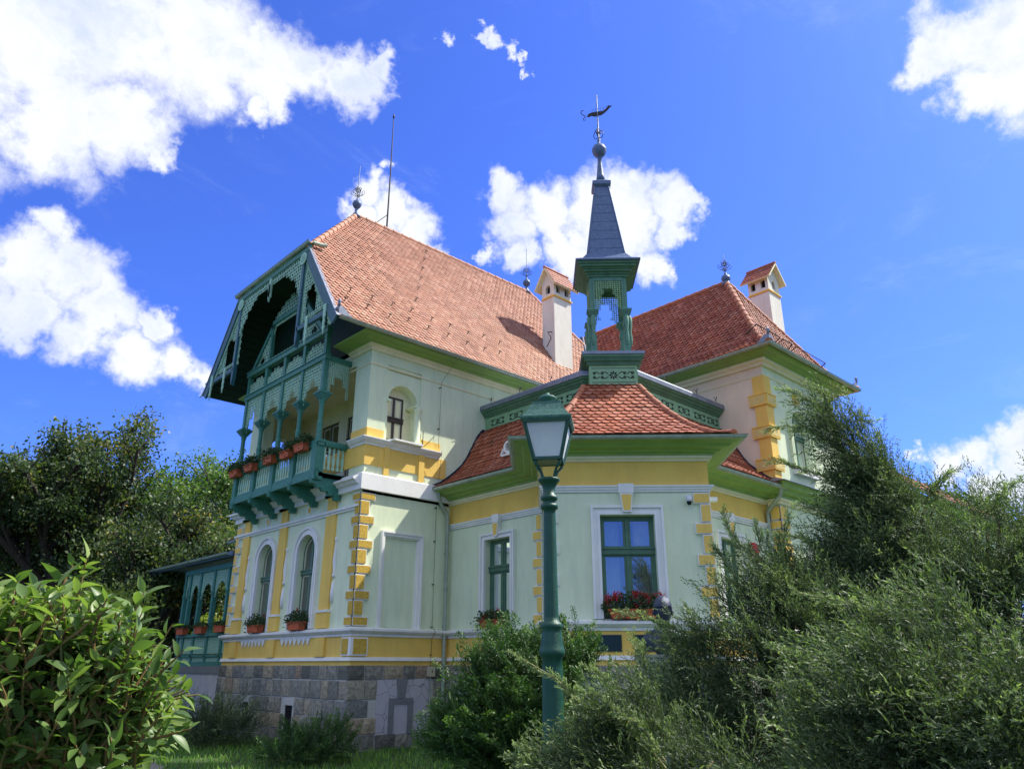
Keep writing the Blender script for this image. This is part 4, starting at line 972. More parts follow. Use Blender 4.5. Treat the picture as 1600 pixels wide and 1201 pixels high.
# ---- downpipes, conductor wire
def pipe(pts,r=.045,name='downpipe'):
    mb=MB(); mb.tube(pts,r,12)
    a,b=np.array(pts[-2]),np.array(pts[-1]); L=np.linalg.norm(b-a)
    for k in range(1,int(L/.95)+1):
        p=a+(b-a)*k/ (int(L/.95)+1); mb.tube([p-np.array((0,0,.02)),p+np.array((0,0,.02))],r+.012,12); mb.tube([p,p+np.array((.0,.12,0))],.012,5)
    return V(mb,name,zinc)
pipe([(2.08,-.12,5.60),(2.1,-.12,5.42),(2.2,-.11,5.25),(2.36,-.1,5.12),(2.40,-.1,4.98),(2.40,-.1,0)])
pipe([(7.85,-6.0,5.60),(7.86,-5.95,5.45),(7.90,-5.7,5.25),(7.97,-5.52,5.12),(7.98,-5.50,5.0),(7.98,-5.50,0)])
mb=MB(); mb.tube([(2.2,-.58,9.0),(2.08,-.08,8.45),(2.07,-.05,6.7)],.005,4); mb.tube([(2.07,-.20,6.6),(2.08,-.05,5.4),(2.08,-.04,2.5),(2.08,-.17,2.36),(2.08,-.05,2.2),(2.06,-.06,1.62)],.005,4)
for z in (8.3,7.2,5.2,4.4,3.4,2.45,1.85): mb.box(2.06,2.09,-.055,-.0,z,z+.02)
mb.tube([(1.6,-.03,7.05),(1.6,-.03,6.65)],.01,4); mb.tube([(1.62,-.05,6.65),(1.95,-.05,7.0)],.006,4)
V(mb,'conductor_wire',iron)
# ------------------------------------------------------------------ timber gable
GX=-.70; FG=Frame((GX,0),(0,1),(-1,0)); VX=-1.30; FV=Frame((VX,0),(0,1),(-1,0))
mb=MB(); mb.add([(-.02,-.3,9.0),(-.02,6.5,9.0),(-.02,5.0,11.5),(-.02,1.2,11.5)],[(0,1,2,3)])  # dark sheet painted in place of the open, shaded space behind the screens
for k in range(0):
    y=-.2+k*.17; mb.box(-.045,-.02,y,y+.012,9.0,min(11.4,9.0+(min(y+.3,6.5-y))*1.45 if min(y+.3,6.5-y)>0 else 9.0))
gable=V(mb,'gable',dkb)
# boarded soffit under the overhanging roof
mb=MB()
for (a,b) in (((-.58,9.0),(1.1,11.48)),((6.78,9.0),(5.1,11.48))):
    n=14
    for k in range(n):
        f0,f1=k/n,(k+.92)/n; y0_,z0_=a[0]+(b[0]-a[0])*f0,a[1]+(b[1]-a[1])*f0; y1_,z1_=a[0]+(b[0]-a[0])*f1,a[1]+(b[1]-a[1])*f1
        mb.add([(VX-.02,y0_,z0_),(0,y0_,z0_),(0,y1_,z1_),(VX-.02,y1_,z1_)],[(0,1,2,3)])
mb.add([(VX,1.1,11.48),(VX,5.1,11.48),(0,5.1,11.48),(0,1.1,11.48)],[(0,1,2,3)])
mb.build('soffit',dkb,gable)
for sgn,(ya,yb) in ((1,(-.62,1.12)),(-1,(6.82,5.08))):
    mb=MB(); a=np.array((VX-.05,ya,MZ0-.02)); b=np.array((VX-.05,yb,11.56)); mb.beam(a,b,.05,.20,up=(1,0,0)) if False else None
    d=(b-a)/np.linalg.norm(b-a); nrm=np.cross(d,(1,0,0)); nrm=nrm if nrm[2]<0 else -nrm
    mb.obox(a,d,(1,0,0),nrm,0,np.linalg.norm(b-a),-.03,.02,-.02,.24); mb.build('verge_board',blt,gable)
    mb=MB(); mb.obox(a+np.array((.04,0,0)),d,(1,0,0),nrm,-.02,np.linalg.norm(b-a),-.09,.02,-.045,-.02); mb.build('verge_cap',slab,gable)
    # fringe under the verge
    mb=MB(); L=np.linalg.norm(b-a); P=lambda u,z,dd: a+d*u+nrm*(.22+z)+np.array((.02-dd,0,0))
    ins=lambda u,z: z<.085+.06*abs(math.sin(u*7.0))
    fret(mb,P,ins,.1,L-.15,0,.16,.042,.015); mb.build('verge_fringe',lace,gable)
mb=MB(); mb.box(VX-.09,VX-.03,1.0,5.2,11.42,11.56); mb.build('top_rail',dgrn,gable)
g_=gutter([(VX-.04,5.25),(VX-.04,.95)],11.66,.06,.07,'gable_gutter',gable)
mb=MB(); mb.tube([(VX-.02,1.0,11.64),(VX+.2,1.0,11.66),(VX+.34,.98,11.69)],.06,8); mb.build('gutter_end',zinc,gable)
mb=MB(); FV2=Frame((VX-.04,0),(0,1),(-1,0)); YC=3.1
def topf(u,z):
    du=abs(u-YC)
    drop=.16+.05*abs(math.sin(u*6))
    if du>.75: drop+= (du-.75)*.62 if du<1.35 else .37+(du-1.35)*1.6
    return z>11.42-drop
fret(mb,FV2.p,topf,1.34,4.86,10.3,11.42,.1,.018); mb.build('top_fretwork',lace,gable)
mb=MB(); FV2.box(mb,YC-.05,YC+.05,10.85,11.42,0,.06); FV2.prism(mb,[(YC-.09,11.25),(YC+.09,11.25),(YC+.04,10.9),(YC,10.72),(YC-.04,10.9)],.02,.06); mb.build('pendant',lace,gable)
for y in (1.30,4.90):
    mb=MB(); FV.box(mb,y-.05,y+.05,9.1,11.42,-.02,.08); FV.prism(mb,[(y-.06,9.1),(y+.06,9.1),(y+.03,8.95),(y,8.85),(y-.03,8.95)],-.02,.08); mb.build('strut',blt,gable)
    mb=MB(); n=16; FV.prism(mb,[(y+.17*math.cos(t),11.28+.17*math.sin(t)) for t in np.linspace(0,6.2832,n,endpoint=False)],.08,.10); rosette(mb,Frame((VX-.105,0),(0,1),(-1,0)),y,11.28,.12); mb.build('corner_disc',lace,gable)
    for s in (1,-1):
        mb=MB(); ins=lambda u,z: abs(u-y)>.05 and abs(u-y)<.13+.025*math.sin(z*30)
        fret(mb,FV.p,ins,y+s*.05 if s>0 else y-.17,y+.17 if s>0 else y-.05,9.45,10.9,.04,.015) ; mb.build('strut_fringe',lace,gable)
for (a,b) in ((-.12,1.30),(4.90,6.32)):
    mb=MB(); FV.box(mb,a,b,9.26,9.37,0,.08); mb.build('tie_beam',blt,gable)
    mb=MB(); ins=lambda u,z: z<9.37+.05+.05*abs(math.sin(u*22))
    fret(mb,FV.p,ins,a+.05,b-.1,9.37,9.49,.04,.015); mb.build('tie_fringe',lace,gable)
for y in (-.08,.78,5.42,6.28):
    mb=MB(); pr=[(.035,0),(.06,.03),(.045,.1),(.06,.22),(.035,.3),(.055,.36),(.03,.45),(0,.5)]
    for k in range(8): pass
    FV.prism(mb,[(y-.055,9.5),(y+.055,9.5),(y+.055,9.2),(y+.03,9.12),(y+.055,9.05),(y+.03,8.98),(y+.05,8.90),(y+.02,8.84),(y,8.74),(y-.02,8.84),(y-.05,8.90),(y-.03,8.98),(y-.055,9.05),(y-.03,9.12),(y-.055,9.2)],.08,.105); mb.build('pendant',lace,gable)
for s in (1,-1):
    mb=MB(); C3=3.1
    def tri(u,z,s=s):
        x=(u+.62 if s>0 else 6.82-u)      # distance from the eave foot
        top=9.05+x*1.47-.34
        return z<top-.05 and not (abs(x-1.42)<.30 and 9.62<z<10.45-abs(x-1.42)*.8)
    fret(mb,FV.p,tri,*((.0,1.25) if s>0 else (4.95,6.2)),9.5,11.1,.09,.018); mb.build('corner_fretwork',lace,gable)
# inner screen with posts, beams, lace panels
PY=[.93,1.98,3.03,4.10,5.17]
for y in PY:
    mb=MB(); FG.box(mb,y-.06,y+.06,7.78,9.35,-.06,.06); mb.build('upper_post',dgrn,gable)
for (z0,z1,dd) in ((8.60,8.72,.075),(9.30,9.43,.085)):
    mb=MB(); FG.box(mb,.82,5.28,z0,z1,-.06,dd); FG.box(mb,.80,5.30,z1,z1+.03,-.07,dd+.02); mb.build('rail',dgrn,gable)
mb=MB(); ins=lambda u,z: z<9.46+.045+.045*abs(math.sin(u*18))
fret(mb,FG.p,ins,.9,5.2,9.46,9.56,.04,.015); mb.build('rail_fringe',lace,gable)
for a,b in zip(PY[:-1],PY[1:]):
    a+=.06;b-=.06;c=(a+b)/2;w=b-a
    mb=MB()
    def arch(u,z,c=c,w=w):
        t=abs(u-c)/(w/2); lim=8.28 if t<.16 else (8.18 if t<.34 else (8.02 if t<.56 else (7.86 if t<.78 else 7.62)))
        return z>lim
    fret(mb,FG.p,arch,a,b,7.56,8.60,.088,.02); mb.build('arch_fretwork',lace,gable)
    mb=MB(); up=lambda u,z,c=c,w=w: z<8.95+.17*math.cos((u-c)/w*2.6)+.035*math.sin(u*40)
    fret(mb,FG.p,up,a,b,8.75,9.24,.088,.02); mb.build('panel_fretwork',lace,gable)
# side return of the screen
mb=MB(); FS=Frame((0,.93),(1,0),(0,-1)); 
def arch2(u,z): t=abs(u+.33)/.33; return z>(8.2 if t<.4 else (8.0 if t<.7 else 7.7))
fret(mb,FS.p,arch2,-.64,-.04,7.6,8.6,.05,.02); mb.build('side_fretwork',lace,gable)
mb=MB(); FS.box(mb,-.70,0,8.60,8.72,-.05,.05); mb.build('side_rail',dgrn,gable)
# collar frame above
mb=MB(); FG.box(mb,2.15,4.05,10.56,10.68,-.05,.06); mb.build('collar_beam',dgrn,gable)
for s in (1,-1):
    mb=MB(); a=(YC-s*.92,10.56); b=(YC-s*2.0,9.43); mb.beam(FG.p(*a,0),FG.p(*b,0),.12,.1,up=(1,0,0)); mb.build('brace',dgrn,gable)
    mb=MB(); a=np.array((YC-s*.86,10.5)); b=np.array((YC-s*1.9,9.43)); L=np.linalg.norm(b-a); dd=(b-a)/L; nn=np.array((s,-0.0)); nn=np.array((-dd[1],dd[0])); nn=nn if nn[0]*s>0 else -nn
    P=lambda u,z,d,a=a,dd=dd,nn=nn: FG.p(*(a+dd*u+nn*z),d)
    fret(mb,P,lambda u,z: z<.07+.05*abs(math.sin(u*9)),0,L,.05,.17,.04,.015); mb.build('brace_fringe',lace,gable)
    mb=MB(); FG.box(mb,YC-s*.95-.045,YC-s*.95+.045,9.43,10.6,-.04,.05); mb.build('upper_post',dgrn,gable)
    mb=MB(); lo=min(YC-s*.95,YC-s*2.0); hi=max(YC-s*.95,YC-s*2.0); 
    ins=lambda u,z,s=s: z>9.5 and (z-9.43)<(1.12-abs(abs(u-YC)-.95)*1.1) and (abs(abs(u-YC)-.98)<.42+.1*math.sin(z*9)) and (z<10.1 or abs(abs(u-YC)-.98)<.2)
    fret(mb,FG.p,ins,lo,hi,9.5,10.5,.09,.015); mb.build('brace_fretwork',lace,gable)
mb=MB(); ins=lambda u,z: z<11.2-abs(u-YC)*.42
fret(mb,FG.p,ins,2.2,4.0,10.7,11.3,.1,.018); mb.build('collar_fretwork',lace,gable)
mb=MB(); ins=lambda u,z: z>10.5-.04*abs(math.sin(u*16)); fret(mb,FG.p,ins,2.25,3.95,10.44,10.56,.04,.015); mb.build('collar_fringe',lace,gable)
# ------------------------------------------------------------------ balcony
mb=MB(); mb.box(-.74,-.0,.80,5.30,5.70,5.78); mb.box(-.78,-.72,.76,5.34,5.66,5.82); bal=V(mb,'balcony',dgrn)
mb=MB(); mb.box(-.80,-.60,.74,5.36,6.50,6.56); mb.box(-.78,-.62,.76,5.34,6.42,6.50); mb.box(-.6,-.0,.76,.92,6.42,6.55); mb.box(-.6,0,5.2,5.34,6.42,6.55); 
mb.box(-.76,-.66,.76,5.34,5.80,5.88); mb.box(-.66,-.0,.80,.88,5.70,5.80); 
for k in range(60): mb.box(-.805,-.78,.8+k*.075,.835+k*.075,6.44,6.48)
for k in range(9): mb.box(-.6+k*.068,-.565+k*.068,.74,.76,6.44,6.48)
mb.build('railing',dgrn,bal)
for y in PY:
    mb=MB(); mb.box(GX-.09,GX+.09,y-.09,y+.09,5.70,6.5)
    if y==PY[0]: mb.box(GX-.11,GX+.11,y-.13,y+.09,5.62,6.5)
    mb.lathe((GX,y,0),[(.075,6.56),(.075,6.66),(.06,6.70),(.062,6.9),(.07,7.0),(.055,7.05),(.055,7.45),(.07,7.52),(.085,7.60)],8,False,ang=math.pi/8)
    for h,z in ((.09,7.58),(.115,7.62),(.14,7.66),(.165,7.70),(.12,7.74)): mb.box(GX-h,GX+h,y-h,y+h,z,z+.04)
    mb.build('post',dgrn,bal)
def baluster(x,y,ax):
    mb=MB(); w=[(.022,5.88),(.042,5.9),(.042,5.93),(.022,5.97),(.034,6.05),(.040,6.14),(.028,6.22),(.018,6.26),(.034,6.30),(.02,6.34),(.036,6.38),(.02,6.42)]
    poly=[(a,z) for a,z in w]+[(-a,z) for a,z in w[::-1]]
    F=Frame((x,y),(0,1),(-1,0)) if ax=='y' else Frame((x,y),(1,0),(0,-1)); F.prism(mb,poly,-.012,.012); return mb.build('baluster',lace,bal)
for a,b in zip(PY[:-1],PY[1:]):
    for k in range(7):
        y=a+.09+(b-a-.18)*(k+.5)/7; baluster(-.71,y,'y')
for k in range(5): baluster(-.56+k*.12,.84,'x')
for y in PY:
    mb=MB(); poly=[(-.82,5.66),(-.80,5.55),(-.70,5.52),(-.66,5.46),(-.55,5.46),(-.50,5.38),(-.38,5.40),(-.33,5.30),(-.22,5.33),(-.16,5.22),(-.05,5.22),(-.0,5.5),(-.0,5.70),(-.4,5.70)]
    mb.prism(poly,(0,y,0),(1,0,0),(0,0,1),(0,1,0),-.06,.06)
    mb.tube([(-.05,y,5.6),(-.3,y,5.58),(-.6,y,5.66)],.05,6); mb.build('bracket',dgrn,bal)
# ------------------------------------------------------------------ veranda beyond the facade
mb=MB(); mb.box(0.25,4,6.35,10.5,.0,1.42); ver=V(mb,'veranda',plainpanel)
mb=MB(); mb.box(.18,4.1,6.3,10.6,-.1,.28); mb.build('veranda_plinth',gstone,ver)
mb=MB(); mb.box(.22,4,6.3,10.55,1.42,1.62); 
for k in range(20): mb.box(.215,.225,6.3+k*.22,6.308+k*.22,1.43,1.61)
mb.build('veranda_coping',gstone,ver)
FVr=Frame((.30,0),(0,1),(-1,0)); VY=[7.2,8.2,9.2,10.0,10.4]
mb=MB(); FVr.box(mb,6.4,10.45,1.62,1.74,-.05,.05); FVr.box(mb,6.4,10.45,1.86,1.92,-.05,.06); FVr.box(mb,6.4,10.45,2.42,2.5,-.07,.1); FVr.box(mb,6.4,10.45,4.28,4.42,-.06,.08); mb.build('veranda_rail',dgrn,ver)
for y in [6.5]+VY:
    mb=MB(); FVr.box(mb,y-.06,y+.06,1.62,4.4,-.06,.06); mb.lathe((.30,y,0),[(.1,2.5),(.07,2.6),(.06,3.5),(.11,3.66),(.07,3.7)],8,False); mb.build('post',dgrn,ver)
for a,b in zip([6.5]+VY[:-1],VY):
    a+=.06;b-=.06;c=(a+b)/2;w=b-a
    mb=MB(); fret(mb,FVr.p,lambda u,z,c=c,w=w: z>3.95-(abs(u-c)/(w/2))**2*.5+.0,a,b,3.45,4.28,.05,.02); mb.build('arch_fretwork',lace,ver)
    mb=MB(); fret(mb,FVr.p,lambda u,z: True,a,b,1.95,2.42,.05,.02); mb.build('panel_fretwork',lace,ver)
    mb=MB(); fret(mb,FVr.p,lambda u,z: True,a,b,1.74,1.86,.045,.02); mb.build('lower_fretwork',lace,ver)
mb=MB(); mb.add([(-.12,6.3,4.62),(-.12,12.6,4.62),(4,12.6,5.5),(4,6.3,5.5)],[(0,1,2,3)]); mb.add([(-.12,6.3,4.55),(-.12,12.6,4.55),(4,12.6,4.55),(4,6.3,4.55)],[(0,1,2,3)]); mb.box(-.12,-.08,6.3,12.6,4.5,4.62); mb.box(-.1,4,12.55,12.6,4.45,4.6)
mb.build('veranda_roof',slate,ver); gutter([(.05,12.7),(.05,6.42)],4.60,.22,.07,'gutter',ver)
mb=MB(); vr=Prof([(0,5.05),(1.2,5.7)]); tiled(mb,(.25,6.35),(0,1),(1,0),vr,lambda r,z:0,lambda r,z:1.1); mb.build('small_tiled_roof',[tile,tileD],ver); gutter([(.45,7.5),(.45,6.35)],5.03,.22,.06,'gutter',ver)
# ------------------------------------------------------------------ flower boxes
def inst(name,T,Tf,pos,mat3,var,m,parent=None,smooth=False):
    """N copies of template T (V,3) with faces Tf (F,k) at pos (N,3) with matrices mat3 (N,3,3), merged to one mesh"""
    T=np.asarray(T,float); Tf=np.asarray(Tf,int); N=len(pos); V_=len(T); k=Tf.shape[1]
    co=np.einsum('nij,vj->nvi',mat3,T)+pos[:,None,:]; idx=(Tf[None]+(np.arange(N)*V_)[:,None,None]).reshape(-1)
    me=bpy.data.meshes.new(name); me.vertices.add(N*V_); me.vertices.foreach_set('co',co.reshape(-1).astype(np.float32))
    nf=N*len(Tf); me.loops.add(nf*k); me.loops.foreach_set('vertex_index',idx.astype(np.int32))
    me.polygons.add(nf); me.polygons.foreach_set('loop_start',(np.arange(nf)*k).astype(np.int32)); me.polygons.foreach_set('loop_total',np.full(nf,k,np.int32))
    if smooth: me.polygons.foreach_set('use_smooth',np.ones(nf,bool))
    v=np.repeat(var,V_).astype(np.float32) if np.ndim(var)==1 else np.asarray(var).reshape(-1).astype(np.float32)
    me.materials.append(m); me.update(calc_edges=True); me.attributes.new('var','FLOAT','POINT').data.foreach_set('value',v)
    o=bpy.data.objects.new(name,me); COL.objects.link(o)
    if parent is not None: o.parent=parent
    return o
def frames(dirs,roll=None,rg=rng):
    """matrices whose local X axis is dirs"""
    d=dirs/np.linalg.norm(dirs,axis=1,keepdims=True); N=len(d); rnd=rg.normal(size=(N,3)); 
    if roll is not None: rnd=roll
    b=np.cross(d,rnd); b/=np.linalg.norm(b,axis=1,keepdims=True)+1e-9; c=np.cross(d,b)
    return np.stack([d,b,c],axis=2)
LEAF6=np.array([(0,0,0),(.35,.26,.04),(.75,.2,.03),(1,0,-.04),(.75,-.2,.03),(.35,-.26,.04),(.5,0,-.03)]); LEAF6F=np.array([(0,6,1),(1,6,2),(2,6,3),(0,5,6),(5,4,6),(4,3,6)])
def flowerbox(loc,ux,w,label,cat_group,plants=90,spill=.25,blooms=10,depth=.18,h=.2,seed=1,hgt=.22):
    rg=np.random.default_rng(seed); loc=np.array(loc,float); ux=np.array((*ux,0.)); n=np.array((ux[1],-ux[0],0)); 
    root=empty('flower_box',tuple(loc),label,'flower box',cat_group)
    mb=MB(); t=.015
    for (a,b,c,d) in ((-w/2,w/2,-depth/2,-depth/2+t),(-w/2,w/2,depth/2-t,depth/2),(-w/2,-w/2+t,-depth/2,depth/2),(w/2-t,w/2,-depth/2,depth/2)):
        vs=[]
        for z,k in ((0,.86),(h,1.0)):
            for (p,q) in ((a,c),(b,c),(b,d),(a,d)): vs.append(ux*p*k+n*q*k+np.array((0,0,z)))
        mb.add(vs,[(0,3,2,1),(4,5,6,7),(0,1,5,4),(1,2,6,5),(2,3,7,6),(3,0,4,7)])
    mb.obox((0,0,0),ux,n,(0,0,1),-w*.43,w*.43,-depth*.43,depth*.43,0,.02)
    for s in (-1,1): mb.obox((0,0,0),ux,n,(0,0,1),-w/2-.01,w/2+.01,s*depth/2-.012,s*depth/2+.012,h-.03,h+.004)
    for s in (-1,1): mb.obox((0,0,0),ux,n,(0,0,1),s*w/2-.012,s*w/2+.012,-depth/2,depth/2,h-.03,h+.004)
    mb.build('trough',terr,root); 
    mb=MB(); mb.obox((0,0,0),ux,n,(0,0,1),-w*.46,w*.46,-depth*.46,depth*.46,h*.5,h*.85); mb.build('soil',bark,root)
    N=plants*9; a=rg.uniform(-1,1,N); b=rg.uniform(-1,1,N); z=rg.uniform(0,1,N)
    P=ux[None]*(a*(w/2+.10))[:,None]+n[None]*(b*(depth*.5+.06))[:,None]+np.array((0,0,1.))[None]*(h-.02+z*hgt*(1.15-.5*a*a)*(1-.4*b*b))[:,None]
    sp=rg.random(N)<spill; P[sp]+= n[None]*(depth*.5*rg.random(sp.sum()))[:,None]; P[sp,2]-=rg.random(sp.sum())*.22
    d=rg.normal(size=(N,3)); d[:,2]*=.6; inst('foliage',LEAF6*.065,LEAF6F,P,frames(d,rg=rg)*rg.uniform(.6,1.2,(N,1,1)),rg.random(N),gera,root)
    if blooms:
        K=blooms; a=rg.uniform(-1,1,K)
        for k in range(K):
            c=ux*a[k]*(w/2+.05)+n*rg.uniform(-.02,.14)+np.array((0,0,h+hgt*rg.uniform(.15,1.0)))
            inst('bloom',LEAF6*.035,LEAF6F,c[None]+rg.normal(size=(22,3))*.024,frames(rg.normal(size=(22,3)),rg=rg),rg.random(22),petal,root)
    return root
G='flower boxes on the villa'
names=['nearest the balcony corner','second from the balcony corner','at the middle of the balcony rail','fourth from the balcony corner','at the far end of the balcony rail']
for k,y in enumerate((1.42,2.12,3.02,4.10,5.0)):
    flowerbox((-.84-.02,y,6.36 if k!=1 else 6.33),(0,1),.5,'terracotta geranium box on the balcony railing, '+names[k],G,plants=75,blooms=2,seed=20+k,hgt=.24,spill=.2,h=.18)
flowerbox((-.14,2.2,2.40),(0,1),.62,'terracotta flower box below the arched window nearest the rough yellow quoins',G,seed=31,plants=70,blooms=2,hgt=.26,h=.18)
flowerbox((-.14,4.3,2.40),(0,1),.62,'terracotta flower box below the arched window farther from the corner quoins',G,seed=32,plants=70,blooms=2,hgt=.26,h=.18)
flowerbox(tuple(BL.p(1.68,2.40,.10)),(0,-1),.66,'terracotta geranium box spilling left below the bay side window',G,seed=33,plants=75,blooms=6,spill=.35,h=.17)
flowerbox(tuple(BF.p(1.58,2.42,.08)),(q2,-q2),.92,'wide terracotta box full of red geraniums below the front bay window',G,seed=34,plants=110,blooms=34,hgt=.30,h=.16)
for k,(y,t) in enumerate(((7.1,'nearest the facade corner'),(8.5,'in the middle'),(9.9,'farthest from the facade'))):
    flowerbox((.16,y,2.5),(0,1),.6,'small terracotta flower box on the green veranda rail, '+t,G,seed=40+k,plants=40,blooms=0,hgt=.12,h=.2,spill=.05)
# ================================================================== things fixed to or standing by the villa
def gx(F,u,z,d): return tuple(F.p(u,z,d))
# plaque
def plaque(F,u,z,w,h,label,lines):
    root=empty('plaque',gx(F,u,z,.03),label,'plaque'); mb=MB(); o=np.array(gx(F,u,z,.03))
    mb.obox((0,0,0),F.u,F.n,F.z,-w/2,w/2,0,.02,-h/2,h/2); mb.build('stone',plaqm,root)
    mb=MB()
    for s in (-1,1):
        for t in (-1,1): mb.obox((0,0,0),F.u,F.n,F.z,s*(w/2-.04)-.008,s*(w/2-.04)+.008,.02,.028,t*(h/2-.03)-.008,t*(h/2-.03)+.008)
    mb.build('screw',iron,root)
    rr=random.Random(2); mb=MB()
    for k,(a,b,hh) in enumerate(lines):
        x=a
        while x<b:
            L=rr.uniform(.008,.022); mb.obox((0,0,0),F.u,F.n,F.z,x,min(b,x+L),.0203,.0215,hh-.006,hh+.006); x+=L+rr.choice((.006,.006,.016))
    mb.build('lettering',gold,root); return root
plaque(BF,1.04,2.01,.60,.28,'dark rectangular stone plaque on the yellow band below the front bay window','').__class__
plaque(BF,1.88,2.01,.60,.28,'dark stone plaque on the yellow band partly hidden behind the bust','')
# security camera
root=empty('security_camera',gx(BF,2.72,4.52,.0),'small white dome security camera high on the front bay wall','camera')
mb=MB(); mb.obox((0,0,0),BF.u,BF.n,BF.z,-.035,.035,0,.08,.0,.12); mb.build('bracket',wplas,root)
mb=MB(); mb.lathe(tuple(BF.n*.10),[(0,-.07),(.03,-.06),(.045,-.02),(.05,.02)],12); mb.build('lens_dome',dark,root)
mb=MB(); mb.lathe(tuple(BF.n*.10),[(.052,.0),(.055,.04),(.05,.09),(0,.1)],12); mb.build('housing',wplas,root)
root=empty('floodlight',(3.52,-6.62,4.62),'small white floodlight on the right corner of the bay','lamp')
mb=MB(); mb.obox((0,0,0),(q2,-q2,0),(q2,q2,0),(0,0,1),.02,.22,-.06,.06,-.03,.04); mb.build('housing',wplas,root)
mb=MB(); mb.obox((0,0,0),(q2,-q2,0),(q2,q2,0),(0,0,1),-.06,.02,-.02,.02,-.02,.02); mb.build('arm',wplas,root)
mb=MB(); mb.obox((0,0,0),(q2,-q2,0),(q2,q2,0),(0,0,1),.04,.20,-.05,.05,-.036,-.031); mb.build('lens',lampglass,root)
root=empty('alarm_siren',(7.15,-5.47,4.12),'red alarm siren on the pale wall beside the right bay window','alarm')
mb=MB(); prof=[(.17,0),(.17,.05),(.15,.09),(.0,.11)]; n=20; vs=[];fs=[]
for r,d in prof:
    for k in range(n): t=2*math.pi*k/n; vs.append((r*math.cos(t)*.9,-d,r*math.sin(t)*1.1))
fs=[(i*n+k,i*n+(k+1)%n,(i+1)*n+(k+1)%n,(i+1)*n+k) for i in range(3) for k in range(n)]; mb.smooth=True; mb.add(vs,fs); mb.build('cover',redp,root)
mb=MB(); mb.lathe((.14,-.08,-.24),[(0,-.02),(.05,0),(.06,.05),(.05,.09),(0,.1)],12); mb.build('beacon',redp,root)
mb=MB(); mb.box(-.12,.2,-.02,.02,-.2,.1); mb.build('backplate',wplas,root)
root=empty('meter_box',(2.04,-.09,1.51),'beige meter box with conduit on the stone plinth near the downpipe','electrical box')
mb=MB(); mb.box(-.09,.09,-.05,.02,-.10,.10); mb.box(-.095,.095,-.055,-.05,-.105,.105); mb.build('case',boxm,root)
mb=MB(); mb.box(.0,.02,-.06,-.054,-.03,.03); mb.build('lock',iron,root)
mb=MB(); mb.tube([(0,-.01,-.1),(0,-.01,-1.51)],.016,8); 
for z in (-.4,-.8,-1.2): mb.box(-.03,.03,-.03,.0,z,z+.03)
mb.build('conduit',zinc,root)
# ------------------------------------------------------------------ street lamp
LX,LY=-4.30,-9.98
lamp=empty('street_lamp',(LX,LY,0),'green cast iron lamp post with square tapered lantern standing before the bay','street lamp')
mb=MB(); mb.lathe((0,0,0),[(.17,0),(.17,.06),(.14,.10),(.125,.30),(.098,.34),(.090,.40),(.084,1.70),(.082,1.78),(.100,1.80),(.106,1.825),(.104,1.845),(.098,1.86),(.090,1.90),(.084,1.98),(.078,2.01),(.090,2.025),(.092,2.045),(.084,2.065),(.064,2.08),(.060,2.12),(.053,3.0),(.052,3.04),(.072,3.055),(.077,3.075),(.072,3.095),(.054,3.10),(.054,3.125),(.070,3.135),(.074,3.155),(.07,3.17),(.053,3.18),(.055,3.25),(.075,3.29),(.093,3.31),(.096,3.325),(.09,3.335),(0,3.34)],36); mb.build('post',lampg,lamp)
ang=YAW+math.pi/2-R(8)  # lantern front turned a little left of the viewer
fu=np.array((math.cos(ang-math.pi),math.sin(ang-math.pi),0)); fn=np.array((-fu[1]*-1,fu[0]*-1,0)); fn=np.array((fu[1],-fu[0],0))
if fn@(np.array(CAM)-np.array((LX,LY,1.65)))<0: fn=-fn
Z3=np.array((0,0,1.))
def LP(a,b,z): return fu*a+fn*b+Z3*z
zb_,zt_=3.50,3.84; hb,ht=.118,.195
mb=MB()
for s in (-1,1):
    for t in (-1,1):
        p=LP(s*.05,t*.05,3.33); q=LP(s*.095,t*.095,zb_-.01)
        mb.tube([p,LP(s*.055,t*.055,3.36),LP(s*.075,t*.075,3.42),LP(s*.115,t*.115,3.47),q],.012,7)
        mb.lathe(tuple(LP(s*.10,t*.10,3.455)),[(0,-.02),(.018,0),(0,.02)],8)
mb.build('lantern_bracket',lampg,lamp)
mb=MB()
for s,t in ((-1,-1),(1,-1),(1,1),(-1,1)): mb.beam(LP(s*hb,t*hb,zb_),LP(s*ht,t*ht,zt_),.024,.024)
for (h,z,w) in ((hb,zb_,.028),(ht,zt_,.03)):
    for (a,b) in (((-h,-h),(h,-h)),((h,-h),(h,h)),((h,h),(-h,h)),((-h,h),(-h,-h))): mb.beam(LP(*a,z),LP(*b,z),w,w)
mb.build('lantern_frame',lampg,lamp)
mb=MB()
for (a,b) in (((-1,-1),(1,-1)),((1,-1),(1,1)),((1,1),(-1,1)),((-1,1),(-1,-1))):
    mb.add([LP(a[0]*hb*.98,a[1]*hb*.98,zb_),LP(b[0]*hb*.98,b[1]*hb*.98,zb_),LP(b[0]*ht*.98,b[1]*ht*.98,zt_),LP(a[0]*ht*.98,a[1]*ht*.98,zt_)],[(0,1,2,3)])
mb.build('lantern_glass',lampglass,lamp)
mb=MB(); mb.add([LP(-hb,-hb,zb_-.01),LP(hb,-hb,zb_-.01),LP(hb,hb,zb_-.01),LP(-hb,hb,zb_-.01)],[(0,1,2,3)]); mb.build('lantern_floor',mat('lantern_floor_plate',(.45,.42,.36),.6),lamp)
mb=MB(); a0=math.atan2(fu[1],fu[0])+math.pi/4; sq=math.sqrt(2)
mb.lathe((0,0,0),[(.212*sq,3.84),(.225*sq,3.86),(.225*sq,3.88),(.205*sq,3.89),(.165*sq,3.955),(.135*sq,4.02),(.128*sq,4.03),(.128*sq,4.045),(.0,4.05)],4,False,ang=a0)
mb.build('lantern_roof',lampo,lamp)
